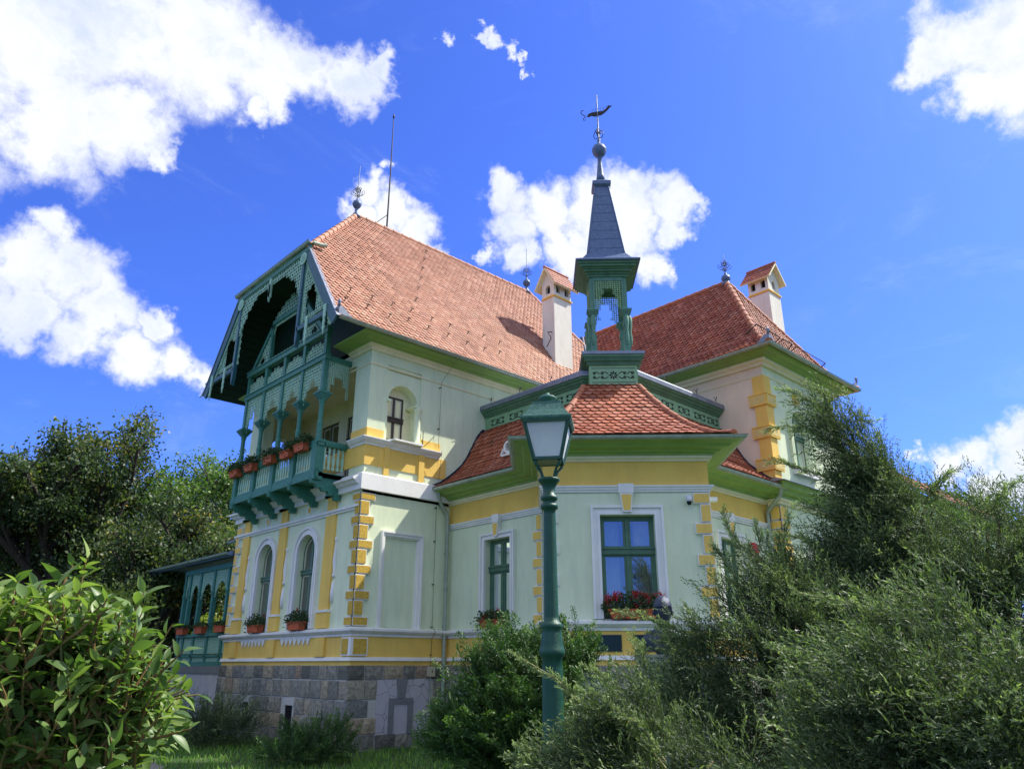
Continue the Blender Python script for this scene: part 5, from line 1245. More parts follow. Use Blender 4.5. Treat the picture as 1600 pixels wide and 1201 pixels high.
mb=MB(); mb.lathe((0,0,0),[(.055,4.04),(.05,4.07),(.05,4.09),(.082,4.105),(.085,4.12),(.06,4.14),(.02,4.155),(.018,4.17),(0,4.18)],20); mb.build('finial',lampo,lamp)
lamp.scale=(1,1,.955)
# ------------------------------------------------------------------ bust on a pedestal
bx_,by_=at(1040,1015,9.5)[:2]
bust=empty('bust',(bx_,by_,1.76),'dark bronze bust seen from behind above the juniper, before the bay','bust')
hd=(np.array((CAM.x,CAM.y))-np.array((bx_,by_))); hd/=np.linalg.norm(hd); hd3=np.array((hd[0],hd[1],0)); sd=np.array((hd[1],-hd[0],0))
mb=MB(); n=28; rings=[(0.0,.10,.09,0),(.03,.12,.10,0),(.06,.20,.12,0),(.12,.26,.13,0),(.20,.255,.12,0),(.25,.20,.105,0),(.285,.12,.09,.0),(.32,.075,.075,.01),(.36,.068,.075,.015),(.39,.078,.095,.02),(.43,.092,.115,.02),(.48,.102,.128,.015),(.53,.106,.132,.01),(.58,.098,.12,.0),(.62,.075,.09,-.005),(.645,.04,.05,-.01),(.655,.0,.0,-.01)]
vs=[];fs=[]
for (z,a,b,o) in rings:
    for k in range(n):
        t=2*math.pi*k/n; c_,s_=math.cos(t),math.sin(t); rr=1
        nose=.02*math.exp(-((t-math.pi/2+math.pi)%(2*math.pi)-math.pi)**2*18)*math.exp(-((z-.47)/.03)**2)*-1
        vs.append(sd*(a*c_)+hd3*(-(b*s_+o+abs(nose)*2*(1 if s_>0 else 0)))+Z3*z)
for i in range(len(rings)-1):
    for k in range(n): fs.append((i*n+k,i*n+(k+1)%n,(i+1)*n+(k+1)%n,(i+1)*n+k))
mb.smooth=True; mb.add(vs,fs); mb.build('body',statue,bust)
mb=MB(); hrng=random.Random(8); n=24; vs=[];fs=[]
for i in range(13):
    ph=-.35+i*(math.pi/2+.35)/12
    for k in range(n):
        t=2*math.pi*k/n; w_=1+.035*math.sin(5*t+4*ph)+.02*math.sin(11*t-3*ph); lo=max(ph,.05) if math.sin(t)<-.45 else ph
        vs.append(sd*(.112*w_*math.cos(t)*math.cos(lo))+hd3*(-.138*w_*math.sin(t)*math.cos(lo))+Z3*(.525+.138*math.sin(lo)*w_))
for i in range(12):
    for k in range(n): fs.append((i*n+k,i*n+(k+1)%n,(i+1)*n+(k+1)%n,(i+1)*n+k))
mb.smooth=True; mb.add(vs,fs)
mb.build('hair',statue,bust)
mb=MB(); 
for s in (-1,1): mb.lathe(tuple(sd*s*.106+Z3*.47-hd3*.005),[(0,-.035),(.018,-.02),(.022,.01),(.012,.03),(0,.035)],8)
mb.build('ear',statue,bust)
ped=empty('pedestal',(bx_,by_,0),'pale stone pedestal carrying the bronze bust behind the juniper','pedestal')
mb=MB(); 
def PB(h,z0,z1): mb.obox((0,0,0),sd,hd3,Z3,-h,h,-h,h,z0,z1)
PB(.34,0,.15); PB(.30,.15,.22); PB(.25,.22,1.60); PB(.28,1.60,1.64); PB(.31,1.64,1.68); PB(.34,1.68,1.76); mb.build('shaft',pedst,ped)

# ================================================================== ground
def groundmat(name,a,b,c,sc,bump=.6):
    m=mat(name,a,.95,b,sc,bump,40,stain=c); return m
soil=groundmat('lawn_soil',(.045,.085,.02),(.03,.055,.015),(.06,.05,.025),3)
mb=MB(); 
mb.box(-400,400,-400,400,-.5,-.004); g=mb.build('ground',soil); tag(g,'flat lawn and soil around the villa','ground',kind='structure')
pav=mat('path_gravel',(.30,.27,.22),.95,(.22,.20,.17),9,.8,90)
mb=MB(); mb.prism([(-6.9,-4.5),(-5.2,-3.0),(-3.4,.2),(-3.2,9),(-5.0,9),(-5.4,.8),(-6.8,-2.2),(-9.5,-5)],(0,0,0),(1,0,0),(0,1,0),(0,0,1),0.0,.012); g=mb.build('path',pav); tag(g,'pale stone path beside the villa lawn','path',kind='structure')
# path slabs
# lawn blades
N=60000; gr=np.random.default_rng(9)
gxy=np.stack([gr.uniform(-8,3.5,N),gr.uniform(-9,11,N)],1)
def inpath(x,y): return (y>-5)&(np.abs(x-np.interp(y,[-5,-3,0,9],[-8,-6.1,-4.4,-4.1]))<np.interp(y,[-5,9],[.8,.9]))
k=~inpath(gxy[:,0],gxy[:,1])&~((gxy[:,0]>-.1)&(gxy[:,1]>-.1)); gxy=gxy[k]; N=len(gxy)
bl=np.array([(-.004,0,0),(.004,0,0),(.0025,.014,.05),(-.0025,.014,.05),(0,.045,.085)]); blf=np.array([(0,1,2),(0,2,3),(3,2,4)])
an=gr.uniform(0,6.283,N); sc=gr.uniform(.5,1.3,N); ca,sa=np.cos(an)*sc,np.sin(an)*sc; M=np.zeros((N,3,3)); M[:,0,0]=ca;M[:,0,1]=-sa;M[:,1,0]=sa;M[:,1,1]=ca;M[:,2,2]=sc
blt_=bl*np.array((1.6,1,1)); o=inst('grass',blt_,blf,np.column_stack([gxy,np.zeros(N)]),M,gr.random(N),grassm); tag(o,'short green lawn grass before the stone plinth','grass',kind='stuff')

# ================================================================== vegetation
def tree_skeleton(base,h,spread,seed,levels=4,lean=(0,0),trunk_r=.25,first=.3,nb=(5,4,4,4),upw=.35,gap=.8):
    rg=random.Random(seed); segs=[]; tips=[]
    def grow(p,d,L,r,lev):
        pts=[p]; n=4; q=p.copy(); dd=d.copy()
        for i in range(n):
            dd=dd+np.array([rg.gauss(0,.12),rg.gauss(0,.12),rg.gauss(0,.06)+.03]); dd/=np.linalg.norm(dd); q=q+dd*L/n; pts.append(q)
        segs.append((pts,r,r*.55,lev))
        if lev>=levels: tips.append((pts[-1],dd)); tips.append((pts[2],dd)); tips.append((pts[3],dd)); return
        for i in range(nb[lev]):
            f=first+(1-first)*(i+rg.random()*.6)/nb[lev] if lev==0 else rg.uniform(.3,1.0)
            f=min(f,.999); k=int(f*n); base_=pts[k]+(pts[k+1]-pts[k])*(f*n-k)
            az=rg.uniform(0,6.283) if lev else i*2.4+rg.uniform(-.4,.4); a=np.array((math.cos(az),math.sin(az),0))
            nd=dd*.55+a*spread*(1 if lev==0 else .85)+np.array((0,0,upw*rg.uniform(.3,1.4))); nd/=np.linalg.norm(nd)
            grow(base_,nd,L*rg.uniform(.5,.72),r*.52,lev+1)
        if lev>0: tips.append((pts[-1],dd))
    d0=np.array((lean[0],lean[1],1.)); grow(np.array(base,float),d0/np.linalg.norm(d0),h*.62,trunk_r,0)
    return segs,tips
LEAF4=np.array([(0,0,0),(.5,.3,.06),(1,0,-.04),(.5,-.3,.06)]); LEAF4F=np.array([(0,1,2,3)])
def tree(base,h,spread,seed,label,leafm,leaf=.11,per=26,rad=.55,group=None,lean=(0,0),trunk_r=.25,nb=(6,5,4,4),levels=3,name='tree',keep=1.0,zdark=None):
    root=empty(name,tuple(base),label,'tree',group)
    segs,tips=tree_skeleton((0,0,0),h,spread,seed,levels,lean,trunk_r,nb=nb)
    mb=MB(); tb=MB()
    for pts,r,r2,lev in segs: (tb if lev==0 else mb).tube(pts,r,10 if lev==0 else (7 if lev==1 else (5 if lev==2 else 4)),r2=r2,cap=False)
    tb.build('trunk',bark,root); mb.build('branch',bark,root)
    rg=np.random.default_rng(seed); T=np.array([t[0] for t in tips]); T=T[rg.random(len(T))<keep]
    N=len(T)*per; tv=rg.random(len(T)); P=np.repeat(T,per,0)+rg.normal(size=(N,3))*rad*np.array((.55,.55,.42)); v=np.clip(np.repeat(tv,per)*.75+rg.random(N)*.25,0,1)
    D=rg.normal(size=(N,3)); D[:,2]-=.3; inst('crown',LEAF4*leaf,LEAF4F,P,frames(D,rg=rg)*rg.uniform(.6,1.3,(N,1,1)),v,leafm,root); return root
def gp(px,dist): p=at(px,1038,dist); return (float(p[0]),float(p[1]),0.)
TG='deciduous trees behind the veranda'
tree(gp(112,34),9.7,.62,5,'tallest tree of the left background with yellowing crown, seen above the broad-leaved bush',treel,leaf=.15,per=62,rad=.46,keep=.62,group=TG,trunk_r=.32,nb=(9,6,5,4))
tree(gp(325,38),9.9,.55,12,'fresh green tree just left of the balcony, behind the veranda',treeg,leaf=.15,per=62,rad=.48,keep=.66,group=TG,trunk_r=.3,nb=(9,6,5,4))
tree(gp(5,36),8.4,.65,23,'dark tree at the left edge of the photo behind the broad-leaved bush',treel,leaf=.15,per=60,rad=.46,keep=.6,group=TG,trunk_r=.3,nb=(8,6,5,4))
tree(gp(215,30),6.6,.75,31,'low spreading tree between the tallest tree and the green tree beside the balcony',treel,leaf=.14,per=60,rad=.44,keep=.62,group=TG,trunk_r=.28,nb=(9,6,5,4))
tree(gp(75,44),9,.8,44,'shadowy tree filling the gap left of the tallest tree',treel,leaf=.17,per=55,rad=.7,group=TG,trunk_r=.3,nb=(9,6,5,4))
tree(gp(375,48),9,.8,46,'dark tree seen through the veranda posts',treel,leaf=.18,per=55,rad=.7,group=TG,trunk_r=.3,nb=(9,6,5,4))
tree(gp(262,38),5.6,.8,51,'small dark-leaved tree in front of the red brick house, left of the veranda',treel,leaf=.12,per=55,rad=.42,group=TG,trunk_r=.14,nb=(9,6,4,4))
tree(gp(1560,60),11.5,.7,61,'tree top beyond the side wing at the right edge',treeg,leaf=.3,per=26,rad=1.2,trunk_r=.3,nb=(8,6,5,4))
tree(gp(1470,66),11,.7,62,'tree top beyond the side wing, left of the tree at the right edge',treeg,leaf=.3,per=26,rad=1.2,trunk_r=.3,nb=(8,6,5,4))
for k,(x,y,h_,lb_) in enumerate(((46,6,11,'nearest'),(58,-14,12,'middle'),(40,-34,10,'farthest'))):
    tree((x,y,0),h_,.7,80+k,'green tree on the far lawn beyond the side wing, the '+lb_+' of three',treeg,leaf=.3,per=26,rad=1.0,trunk_r=.3,nb=(8,6,4,3),group='trees beyond the side wing')
for px,ds,h,sd_,lb in ((165,22,3.0,71,'yellow-green shrub behind the broad-leaved bush at left'),(335,36,4.6,72,'bright yellow-green shrub seen between the veranda posts'),(95,26,3.2,73,'green shrub beside the red brick house at left')):
    tree(gp(px,ds),h,.7,sd_,lb,shrubl if sd_!=73 else treeg,leaf=.11,per=26,rad=.42,group='shrubs in the background',trunk_r=.06,nb=(8,5,4,3),name='shrub')
# red brick neighbour houses far behind
for px,ds,w,h,lb in ((310,40,7,3.0,'low red brick house with tiled roof far behind the veranda'),(60,46,9,4.2,'red roofed house behind the trees at the left edge')):
    b=gp(px,ds); root=empty('neighbour_house',b,lb,'house'); mb=MB(); a=np.array((_r[0],_r[1],0)); n_=np.array((_fw[0],_fw[1],0)); n_/=np.linalg.norm(n_)
    mb.obox((0,0,0),a,n_,(0,0,1),-w/2,w/2,0,6,0,h); mb.build('wall',brick,root)
    mb=MB(); mb.prism([(-.4,h-.1),(6.4,h-.1),(3,h+2.0)],(0,0,0),n_,(0,0,1),a,-w/2-.3,w/2+.3); mb.build('roof',hipm,root)
    for u in (-w*.25,w*.2):
        mb=MB(); mb.obox((0,0,0),a,n_,(0,0,1),u-.5,u+.5,-.03,.01,1.0,2.3); mb.build('window',dark,root)
# ---- scale-leaved shrubs
def spray_template(seed,length=.34,side=12,cord=9,w=.0036,flat=.22,cl=.017,yewlike=False):
    """a shoot along +X: stem, side shoots, and narrow leaf blades; returns verts, quads, relative tone"""
    rg=np.random.default_rng(seed); V=[];Fq=[];tone=[]
    def blade(p,d,L,wd,tn):
        d=d/np.linalg.norm(d); b=np.cross(d,rg.normal(size=3)); b/=np.linalg.norm(b); k=len(V)
        V.extend([p-b*wd*.5,p+d*L*.5-b*wd,p+d*L,p+d*L*.5+b*wd]); Fq.append((k,k+1,k+2,k+3)); tone.extend([tn]*4)
    bend=rg.uniform(-.25,.25,2)
    for i in range(side):
        f=(i+.5)/side; p=np.array((f*length,bend[0]*f*f*length,bend[1]*f*f*length)); s=1 if i%2 else -1
        ang=rg.uniform(.40,.75); az=(0 if s>0 else math.pi)+rg.normal()*flat*3
        d=np.array((math.cos(ang),math.sin(ang)*math.cos(az),math.sin(ang)*math.sin(az))); L=length*(.40*(1-f*.72)+.08)
        for j in range(cord):
            g=(j+.6)/cord; q=p+d*L*g; e=d*1.0+rg.normal(size=3)*(.36 if not yewlike else .35)
            if yewlike: e=d*.35+np.array((0,0,0))+np.cross(d,np.array((0,0,1.)))*(1 if j%2 else -1)*.9+rg.normal(size=3)*.12
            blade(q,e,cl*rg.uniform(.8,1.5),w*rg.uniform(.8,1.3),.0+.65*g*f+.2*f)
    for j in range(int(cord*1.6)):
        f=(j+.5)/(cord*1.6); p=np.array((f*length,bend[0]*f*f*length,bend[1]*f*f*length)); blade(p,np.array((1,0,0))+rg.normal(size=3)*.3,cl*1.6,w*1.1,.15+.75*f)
    return np.array(V),np.array(Fq),np.array(tone)
JT=[spray_template(100+i) for i in range(4)]; JN=[spray_template(150+i,.23,11,8,.0027,.20,.017) for i in range(3)]; WT=[spray_template(170+i,.15,8,6,.0046,.22,.022) for i in range(3)]
YT=[spray_template(200+i,.24,9,10,.0042,.12,.024,True) for i in range(3)]
def shrub(name,label,base,lobes,m,templates,scale,seed,lean=(0,0,.5),outer=.55,group=None,cat='shrub',wisps=(),stemr=.05,wsc=1.0,mask=-.35):
    """lobes: (center, radii, count) ; sprays fill each lobe, pointing outward and up; limbs run from the base"""
    rg=np.random.default_rng(seed); base=np.array(base,float); root=empty(name,tuple(base),label,cat,group)
    Ps=[];Ds=[];Ss=[];Tn=[];nT=len(templates); templates=list(templates)+WT
    mb=MB()
    for (c,r,n) in lobes:
        c=np.array(c,float)-base; r=np.array(r,float)*np.ones(3)
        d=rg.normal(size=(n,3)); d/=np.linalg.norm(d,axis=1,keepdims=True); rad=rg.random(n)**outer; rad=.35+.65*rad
        noise_=1+.20*np.sin(d[:,0]*7+c[0]*3)*np.cos(d[:,1]*6+c[1])+.14*np.sin(d[:,2]*11+c[2]*2)
        p=c+d*r*(rad*noise_)[:,None]; pw=p+base; s_=(.36 if scale<1.2 else .5)*(.6 if nT==3 and scale<1.2 else 1); nz=np.sin(pw[:,0]/s_+1.7*np.sin(pw[:,2]/s_))+np.sin(pw[:,1]/s_*1.13+1.3*np.sin(pw[:,0]/s_*.8))+np.sin(pw[:,2]/s_*1.27+1.9*np.sin(pw[:,1]/s_*.7)); k=(p[:,2]>.02)&((nz>mask)|(rg.random(len(p))<.12)); p=p[k]; d=d[k]; rad=rad[k]
        D=d*.55+np.array(lean)[None]*1.5+rg.normal(size=d.shape)*.26; Ps.append(p); Ds.append(D); Ss.append(rg.uniform(.65,1.25,len(p))*scale*(.8+.4*rad)); Tn.append(rad)
        # limbs
        for j in range(max(3,n//110)):
            e=p[rg.integers(len(p))]; st=np.array((rg.normal()*.08,rg.normal()*.08,0)); mid=(st+c*.6+e*.4)*.5+np.array((0,0,-.05)); m2=c*.55+e*.45
            mb.tube([st,mid*.9,m2,e],[stemr,stemr*.7,stemr*.4,.006],5,cap=False)
    lb=MB()
    for w in wisps:   # long arching leaders with sprays along them, world-space points
        w=[np.array(q,float)-base for q in w]; L=[0]
        for a,b in zip(w[:-1],w[1:]): L.append(L[-1]+np.linalg.norm(b-a))
        n=max(8,int(L[-1]/ (.022*wsc)))
        f=lambda s: np.array([np.interp(s,L,[q[k] for q in w]) for k in range(3)])
        pts=[f(L[-1]*i/12) for i in range(13)]; mb.tube(pts,[.005*(1-i/13)+.0018 for i in range(13)],5,cap=False) if False else lb.tube(pts,[.006*(1-i/13)+.002 for i in range(13)],5,cap=False)
        for i in range(n):
            s=L[-1]*(i+.5)/n; p=f(s); d=f(min(L[-1],s+.05))-f(max(0,s-.05)); d/=np.linalg.norm(d)+1e-9; 
            Ps.append(p[None]); Ds.append((d*1.5+rg.normal(size=3)*.45)[None]); Ss.append(np.array([wsc*rg.uniform(.7,1.25)*(1.1-.55*i/n)])); Tn.append(np.array([1.15]))
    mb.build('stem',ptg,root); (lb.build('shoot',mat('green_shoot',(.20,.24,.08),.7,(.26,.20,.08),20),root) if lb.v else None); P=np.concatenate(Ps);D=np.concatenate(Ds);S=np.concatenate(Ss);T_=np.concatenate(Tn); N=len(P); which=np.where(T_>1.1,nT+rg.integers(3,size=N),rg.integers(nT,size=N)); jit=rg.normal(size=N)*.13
    co=[];Fs=[];vv=[];off=0
    for t,(V_,F_,tone) in enumerate(templates):
        k=which==t; 
        if not k.any(): continue
        Mx=frames(D[k],rg=rg)*S[k][:,None,None]; c_=np.einsum('nij,vj->nvi',Mx,V_)+P[k][:,None,:]; co.append(c_.reshape(-1,3))
        n_=k.sum(); Fs.append((F_[None]+(np.arange(n_)*len(V_))[:,None,None]).reshape(-1,4)+off); off+=n_*len(V_)
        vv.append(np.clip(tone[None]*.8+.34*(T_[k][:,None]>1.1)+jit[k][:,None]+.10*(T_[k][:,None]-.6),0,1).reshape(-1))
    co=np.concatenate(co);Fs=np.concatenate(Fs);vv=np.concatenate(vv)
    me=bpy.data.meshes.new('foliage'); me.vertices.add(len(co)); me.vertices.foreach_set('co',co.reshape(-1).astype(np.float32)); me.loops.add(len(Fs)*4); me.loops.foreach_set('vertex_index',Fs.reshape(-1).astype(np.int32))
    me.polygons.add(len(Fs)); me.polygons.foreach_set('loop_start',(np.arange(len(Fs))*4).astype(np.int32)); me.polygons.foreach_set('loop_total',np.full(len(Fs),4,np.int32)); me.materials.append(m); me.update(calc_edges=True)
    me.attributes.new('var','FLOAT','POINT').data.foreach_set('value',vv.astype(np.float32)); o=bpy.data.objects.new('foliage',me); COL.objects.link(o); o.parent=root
    return root
def A(px,py,d): return tuple(at(px,py,d))
def lobe(px,py,d,rpx,n,ry=None,rd=None):
    s=d*1.05/1172; return (A(px,py,d),(rpx*s,(rd or rpx*.8)*s,(ry or rpx)*s),n)
JG='junipers before the villa'
# tall juniper on the right, tip arching to the left against the tower
shrub('juniper','tall juniper on the right whose feathery tip reaches over the arched tower window',gp(1480,8.2),
 [lobe(1298,648,8.0,14,36,14),lobe(1335,690,8.0,20,70,26),lobe(1365,735,8.0,28,130,36),lobe(1390,795,8.1,46,250,46),lobe(1375,855,8.1,45,190,40),lobe(1440,840,8.2,65,260,45),lobe(1410,920,8.1,90,420,70),lobe(1325,920,8.0,50,200,40),
  lobe(1520,880,8.3,100,620,85),lobe(1450,850,8.3,70,380,50),lobe(1485,855,8.0,55,330,42),lobe(1565,855,8.0,55,330,42),lobe(1435,812,8.1,30,150,28),lobe(1610,870,8.0,50,200,45),lobe(1520,910,8.0,80,380,60),lobe(1530,820,8.4,60,260,50),lobe(1480,920,8.8,110,420,80),lobe(1560,860,8.6,60,260,60),lobe(1600,850,8.4,80,260,60),lobe(1450,990,8.1,130,520,100),lobe(1600,980,8.3,130,450,110),lobe(1320,1000,8.0,90,330,80),lobe(1385,760,8.1,22,70,26)],
 jun,JT,1.0,1,lean=(-.42,.36,.26),group=JG,wisps=[[A(1330,700,8),A(1290,640,8),A(1240,612,8),A(1215,608,8)],[A(1340,720,8),A(1260,668,8),A(1215,665,8),A(1198,672,8)],[A(1340,760,8),A(1260,735,8),A(1215,722,7.9),A(1203,724,7.9)],[A(1440,790,8),A(1470,750,8),A(1490,735,8)],[A(1530,810,8),A(1570,770,8),A(1588,752,8)],[A(1360,860,8),A(1290,800,7.9),A(1250,790,7.9)],[A(1330,900,8),A(1260,840,7.9),A(1215,835,7.9)],[A(1300,660,8),A(1290,620,8),A(1265,600,8)],[A(1330,640,8),A(1350,660,8),A(1345,640,8)]],stemr=.035,mask=-.8)
# mid juniper in front of the right bay window
shrub('juniper','dense juniper in front of the right corner of the bay, beside the bust',gp(1230,7.2),
 [lobe(1215,945,7.2,36,170,30),lobe(1255,985,7.2,70,360,56),lobe(1185,995,7.1,40,170,36),lobe(1200,1050,7.1,110,480,90),lobe(1310,1060,7.1,120,480,100),lobe(1130,1085,7.0,60,240,55),lobe(1250,1150,7.0,130,480,90),lobe(1120,1160,7.0,90,280,70)],
 jun,JT,.95,2,lean=(-.28,.24,.34),group=JG,wisps=[[A(1130,1040,7),A(1060,985,7),A(1010,965,6.9),A(965,955,6.9)],[A(1140,990,7),A(1080,1000,6.9),A(1020,990,6.8)],[A(1180,880,7.2),A(1140,830,7.2),A(1130,800,7.2)],[A(1150,900,7.2),A(1115,855,7.2)],[A(1220,900,7.2),A(1225,850,7.2),A(1235,800,7.2)],[A(1190,860,7.2),A(1180,820,7.2)],[A(1120,1010,7),A(1060,995,6.9),A(1030,975,6.9)],[A(1120,1020,7),A(1070,1005,6.9),A(1035,1000,6.9)]])
# small juniper between the lamp and the bust
shrub('juniper','grey-green juniper between the lamp post and the stone pedestal',gp(1030,7.6),
 [lobe(1040,1085,7.7,42,200,34),lobe(1005,1095,7.6,26,90,24),lobe(1080,1120,7.6,42,170,40)],
 jun,JT,.85,3,lean=(-.1,0,.7),group=JG,wisps=[[A(1020,1060,7.6),A(1000,1020,7.6),A(990,990,7.6)],[A(1050,1050,7.6),A(1060,1010,7.6)],[A(980,1080,7.6),A(940,1055,7.6),A(915,1040,7.6)]])
# near juniper along the bottom edge
shrub('juniper','near juniper along the bottom edge with long pale shoots crossing the lamp post',gp(1020,4.4),
 [lobe(985,1215,4.5,68,310,50),lobe(905,1245,4.6,42,150,36),lobe(1080,1235,4.4,110,360,65),lobe(1000,1150,4.6,45,150,35)],
 jun,JN,1.0,4,lean=(-.42,.36,.30),group=JG,wisps=[[A(980,1190,4.5),A(925,1120,4.5),A(870,1060,4.5),A(800,1020,4.5)],[A(1040,1200,4.4),A(985,1130,4.4),A(940,1090,4.4),A(908,1078,4.4)],[A(960,1200,4.5),A(880,1185,4.5),A(810,1165,4.5)],[A(1000,1200,4.5),A(940,1150,4.5),A(900,1138,4.4)],[A(960,1195,4.5),A(860,1180,4.5),A(790,1185,4.5)],[A(1040,1190,4.3),A(1000,1130,4.3),A(965,1110,4.3)],[A(930,1150,4.5),A(895,1130,4.5),A(880,1135,4.5)]],stemr=.02,wsc=.62)
shrub('juniper','near juniper at the lower right corner with long bright shoots pointing left',gp(1500,4.2),
 [lobe(1480,1140,4.2,150,620,110),lobe(1600,1100,4.2,110,420,100),lobe(1420,1220,4.1,140,420,80),lobe(1580,1200,4.0,120,380,90),lobe(1500,1040,4.4,90,260,60)],
 jun,JN,1.05,5,lean=(-.42,.36,.30),group=JG,wisps=[[A(1420,1180,4.2),A(1330,1110,4.2),A(1260,1080,4.1),A(1185,1058,4.1)],[A(1440,1120,4.2),A(1350,1060,4.2),A(1270,1025,4.2),A(1205,1013,4.2)],[A(1430,1080,4.2),A(1370,1030,4.2),A(1290,1012,4.2)],[A(1480,1060,4.3),A(1400,980,4.3),A(1320,940,4.3),A(1245,925,4.3)],[A(1560,1020,4.3),A(1480,940,4.3),A(1400,920,4.3)],[A(1450,1190,4.1),A(1380,1160,4.1),A(1310,1150,4.1)],[A(1500,1050,4.3),A(1440,980,4.3),A(1385,950,4.3)]],stemr=.02,wsc=.62)
# yew behind the lamp post
shrub('yew','rounded dark yew with bright green tips behind the lamp post',gp(850,9.6),
 [lobe(830,1090,9.6,95,520,75),lobe(770,1060,9.6,45,160,40),lobe(900,1080,9.6,55,240,60),lobe(780,1140,9.5,75,300,50),lobe(850,1170,9.5,90,380,55),lobe(740,1150,9.4,50,170,35),lobe(925,1140,9.5,40,130,50)],
 yew,YT,1.25,6,lean=(-.1,.1,.45),group='yews before the villa',wisps=[[A(770,1060,9.6),A(750,1020,9.6),A(742,1005,9.6)],[A(830,1060,9.6),A(835,1010,9.6),A(832,995,9.6)],[A(900,1050,9.6),A(895,1010,9.6)],[A(780,1090,9.5),A(730,1075,9.4),A(702,1078,9.4)],[A(760,1150,9.4),A(715,1115,9.4),A(690,1110,9.4)],[A(790,1060,9.6),A(785,1015,9.6)],[A(880,1050,9.6),A(915,1020,9.6),A(930,1005,9.6)]])
shrub('yew','low spreading yew on the lawn at the foot of the rough quoin corner',gp(490,15.2),
 [lobe(490,1165,15.2,40,170,22),lobe(455,1180,15.0,38,120,14),lobe(520,1155,15.3,25,70,18)],yew,YT,1.1,7,lean=(0,0,.3),group='yews before the villa',mask=-9,stemr=.012)
shrub('juniper','dark low juniper below the veranda wall',gp(335,19),
 [lobe(335,1150,19,42,200,18),lobe(300,1150,19,30,100,18),lobe(365,1155,19,24,70,14)],jun,JT,1.5,8,lean=(0,0,.4),group=JG,mask=-9,stemr=.012)
# ---- broad-leaved bush, left foreground
def leaf_template(seed):
    rg=np.random.default_rng(seed); n=6; V=[];F=[]; curl=rg.uniform(.15,.55); 
    W_=[.02,.55,.95,1.0,.78,.42,.0]
    for i in range(n+1):
        x=i/n; z=-curl*x*x*.6; w=W_[i]*.20; V+= [(x,-w,z+w*.35),(x,0,z),(x,w,z+w*.35)]
    for i in range(n):
        a=3*i; F+= [(a,a+1,a+4,a+3),(a+1,a+2,a+5,a+4)]
    return np.array(V),np.array(F)
lt=[leaf_template(i) for i in range(3)]
rg=np.random.default_rng(77); bb=np.array(gp(30,2.9)); root=empty('broad_leaved_bush',tuple(bb),'leafy bush with long pointed bright green leaves in the left foreground','bush')
mb=MB(); LPs=[];LDs=[];LS=[];LV=[]
def shoot(p,d,L,n,ls,rgx):
    pts=[p]; q=p.copy(); d=d/np.linalg.norm(d)
    for i in range(4): d=d+rgx.normal(size=3)*.10+np.array((0,0,.03)); d/=np.linalg.norm(d); q=q+d*L/4; pts.append(q)
    mb.tube(pts,[.0055,.0048,.004,.003,.002],5,cap=False); tv=rgx.random()*.75
    for i in range(n):
        f=(i+.6)/n*4; k=min(3,int(f)); pos=pts[k]+(pts[k+1]-pts[k])*(f-k); az=i*2.4+rgx.random(); h=np.cross(d,(0,0,1.)); h/=np.linalg.norm(h)+1e-9; v=np.cross(h,d)
        e=d*(.35+.5*(i/n))+(h*math.cos(az)+v*math.sin(az))*.9+np.array((0,0,.05)); LPs.append(pos); LDs.append(e); LS.append(ls*rgx.uniform(.5,1.25)); LV.append(min(1,tv+rgx.random()*.25))
cx=[((20,1130),(150,130),600),((130,1110),(95,95),330),((5,1038),(95,55),220),((100,1048),(75,40),140),((180,1160),(45,65),130),((195,1090),(30,30),40)]
for (c,r,n) in cx:
    for i in range(n):
        a=rg.uniform(0,6.283); rr=rg.random()**.5; px=c[0]+math.cos(a)*rr*r[0]; py=c[1]+math.sin(a)*rr*r[1]; dd=2.9+rg.uniform(-.35,.6)
        p=at(px,py,dd)-bb; out=np.array(((_r*(math.cos(a)*rr*.5))+np.array((0,0,.75-.2*math.sin(a)*rr))))+rg.normal(size=3)*.35-np.array((_fw[0],_fw[1],0))*.2
        shoot(p,out,rg.uniform(.10,.2),rg.integers(6,11),.064,rg)
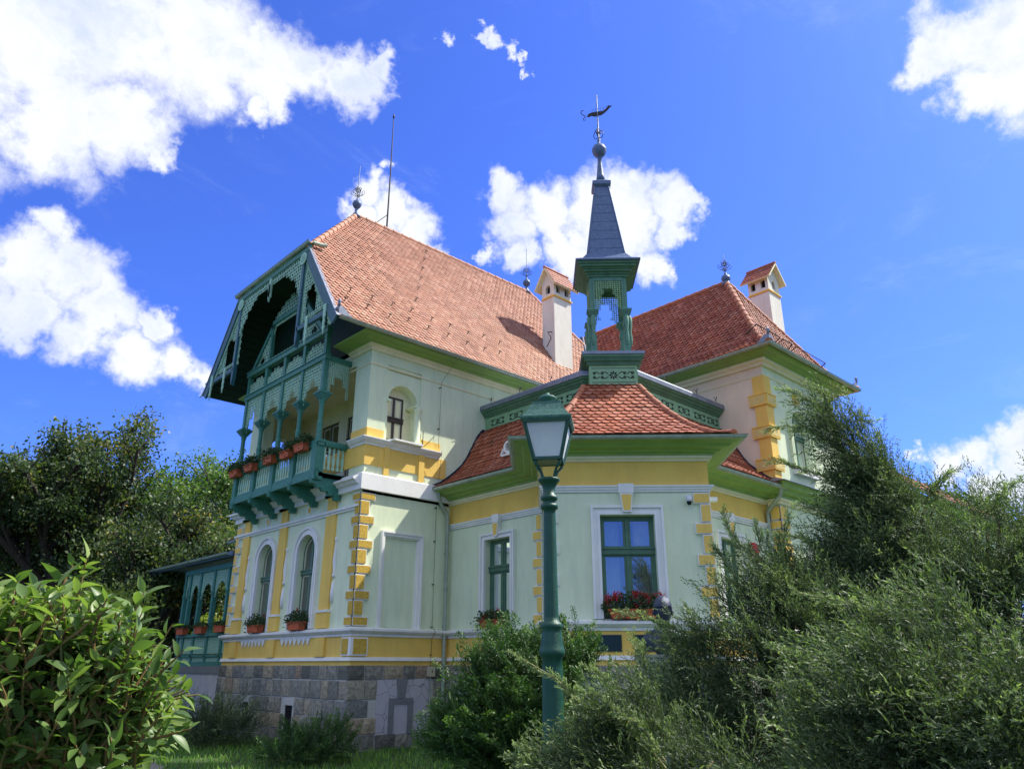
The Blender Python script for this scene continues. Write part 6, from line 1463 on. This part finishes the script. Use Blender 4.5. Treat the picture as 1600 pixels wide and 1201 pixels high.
for (px,py,tx,ty) in ((80,960,120,880),(120,950,128,870),(190,1010,236,925),(30,990,20,930),(205,1070,262,1030),(60,990,62,925),(215,1130,268,1115),(150,1000,165,940),(10,1000,-5,940),(210,1170,262,1165),(170,1050,210,985),(90,1000,85,915)):
    p=at(px,py,2.8)-bb; q=at(tx,ty,2.8)-bb; shoot(p,q-p,np.linalg.norm(q-p),12,.085,rg)
for i in range(14):
    e=at(rg.uniform(0,230),rg.uniform(980,1150),2.95)-bb; mb.tube([(rg.normal()*.05,rg.normal()*.05,0),e*.5+np.array((0,0,.2)),e],[.014,.010,.006],6,cap=False)
mb.build('stem',mat('reddish_stem',(.22,.09,.035),.7,(.12,.13,.04),14),root)
LPs=np.array(LPs);LDs=np.array(LDs);LS=np.array(LS);LV=np.array(LV); wh=rg.integers(3,size=len(LPs)); 
up=np.cross(LDs,np.cross(np.array((0,0,1.))[None]+rg.normal(size=LDs.shape)*.35,LDs)); 
d=LDs/np.linalg.norm(LDs,axis=1,keepdims=True); up/=np.linalg.norm(up,axis=1,keepdims=True); sdv=np.cross(up,d); MM=np.stack([d,sdv,up],axis=2)
COa=[];Fa=[];Va=[];off=0
for t in range(3):
    k=wh==t; c_=np.einsum('nij,vj->nvi',MM[k]*LS[k][:,None,None],lt[t][0])+LPs[k][:,None,:]; n_=k.sum(); COa.append(c_.reshape(-1,3)); Fa.append((lt[t][1][None]+(np.arange(n_)*len(lt[t][0]))[:,None,None]).reshape(-1,4)+off); off+=n_*len(lt[t][0]); Va.append(np.repeat(LV[k],len(lt[t][0])))
COa=np.concatenate(COa);Fa=np.concatenate(Fa);Va=np.concatenate(Va)
me=bpy.data.meshes.new('foliage'); me.from_pydata(COa.tolist(),[],Fa.tolist()); me.materials.append(laur); me.attributes.new('var','FLOAT','POINT').data.foreach_set('value',Va.astype(np.float32)); me.polygons.foreach_set('use_smooth',[True]*len(Fa)); me.update()
o=bpy.data.objects.new('foliage',me); COL.objects.link(o); o.parent=root
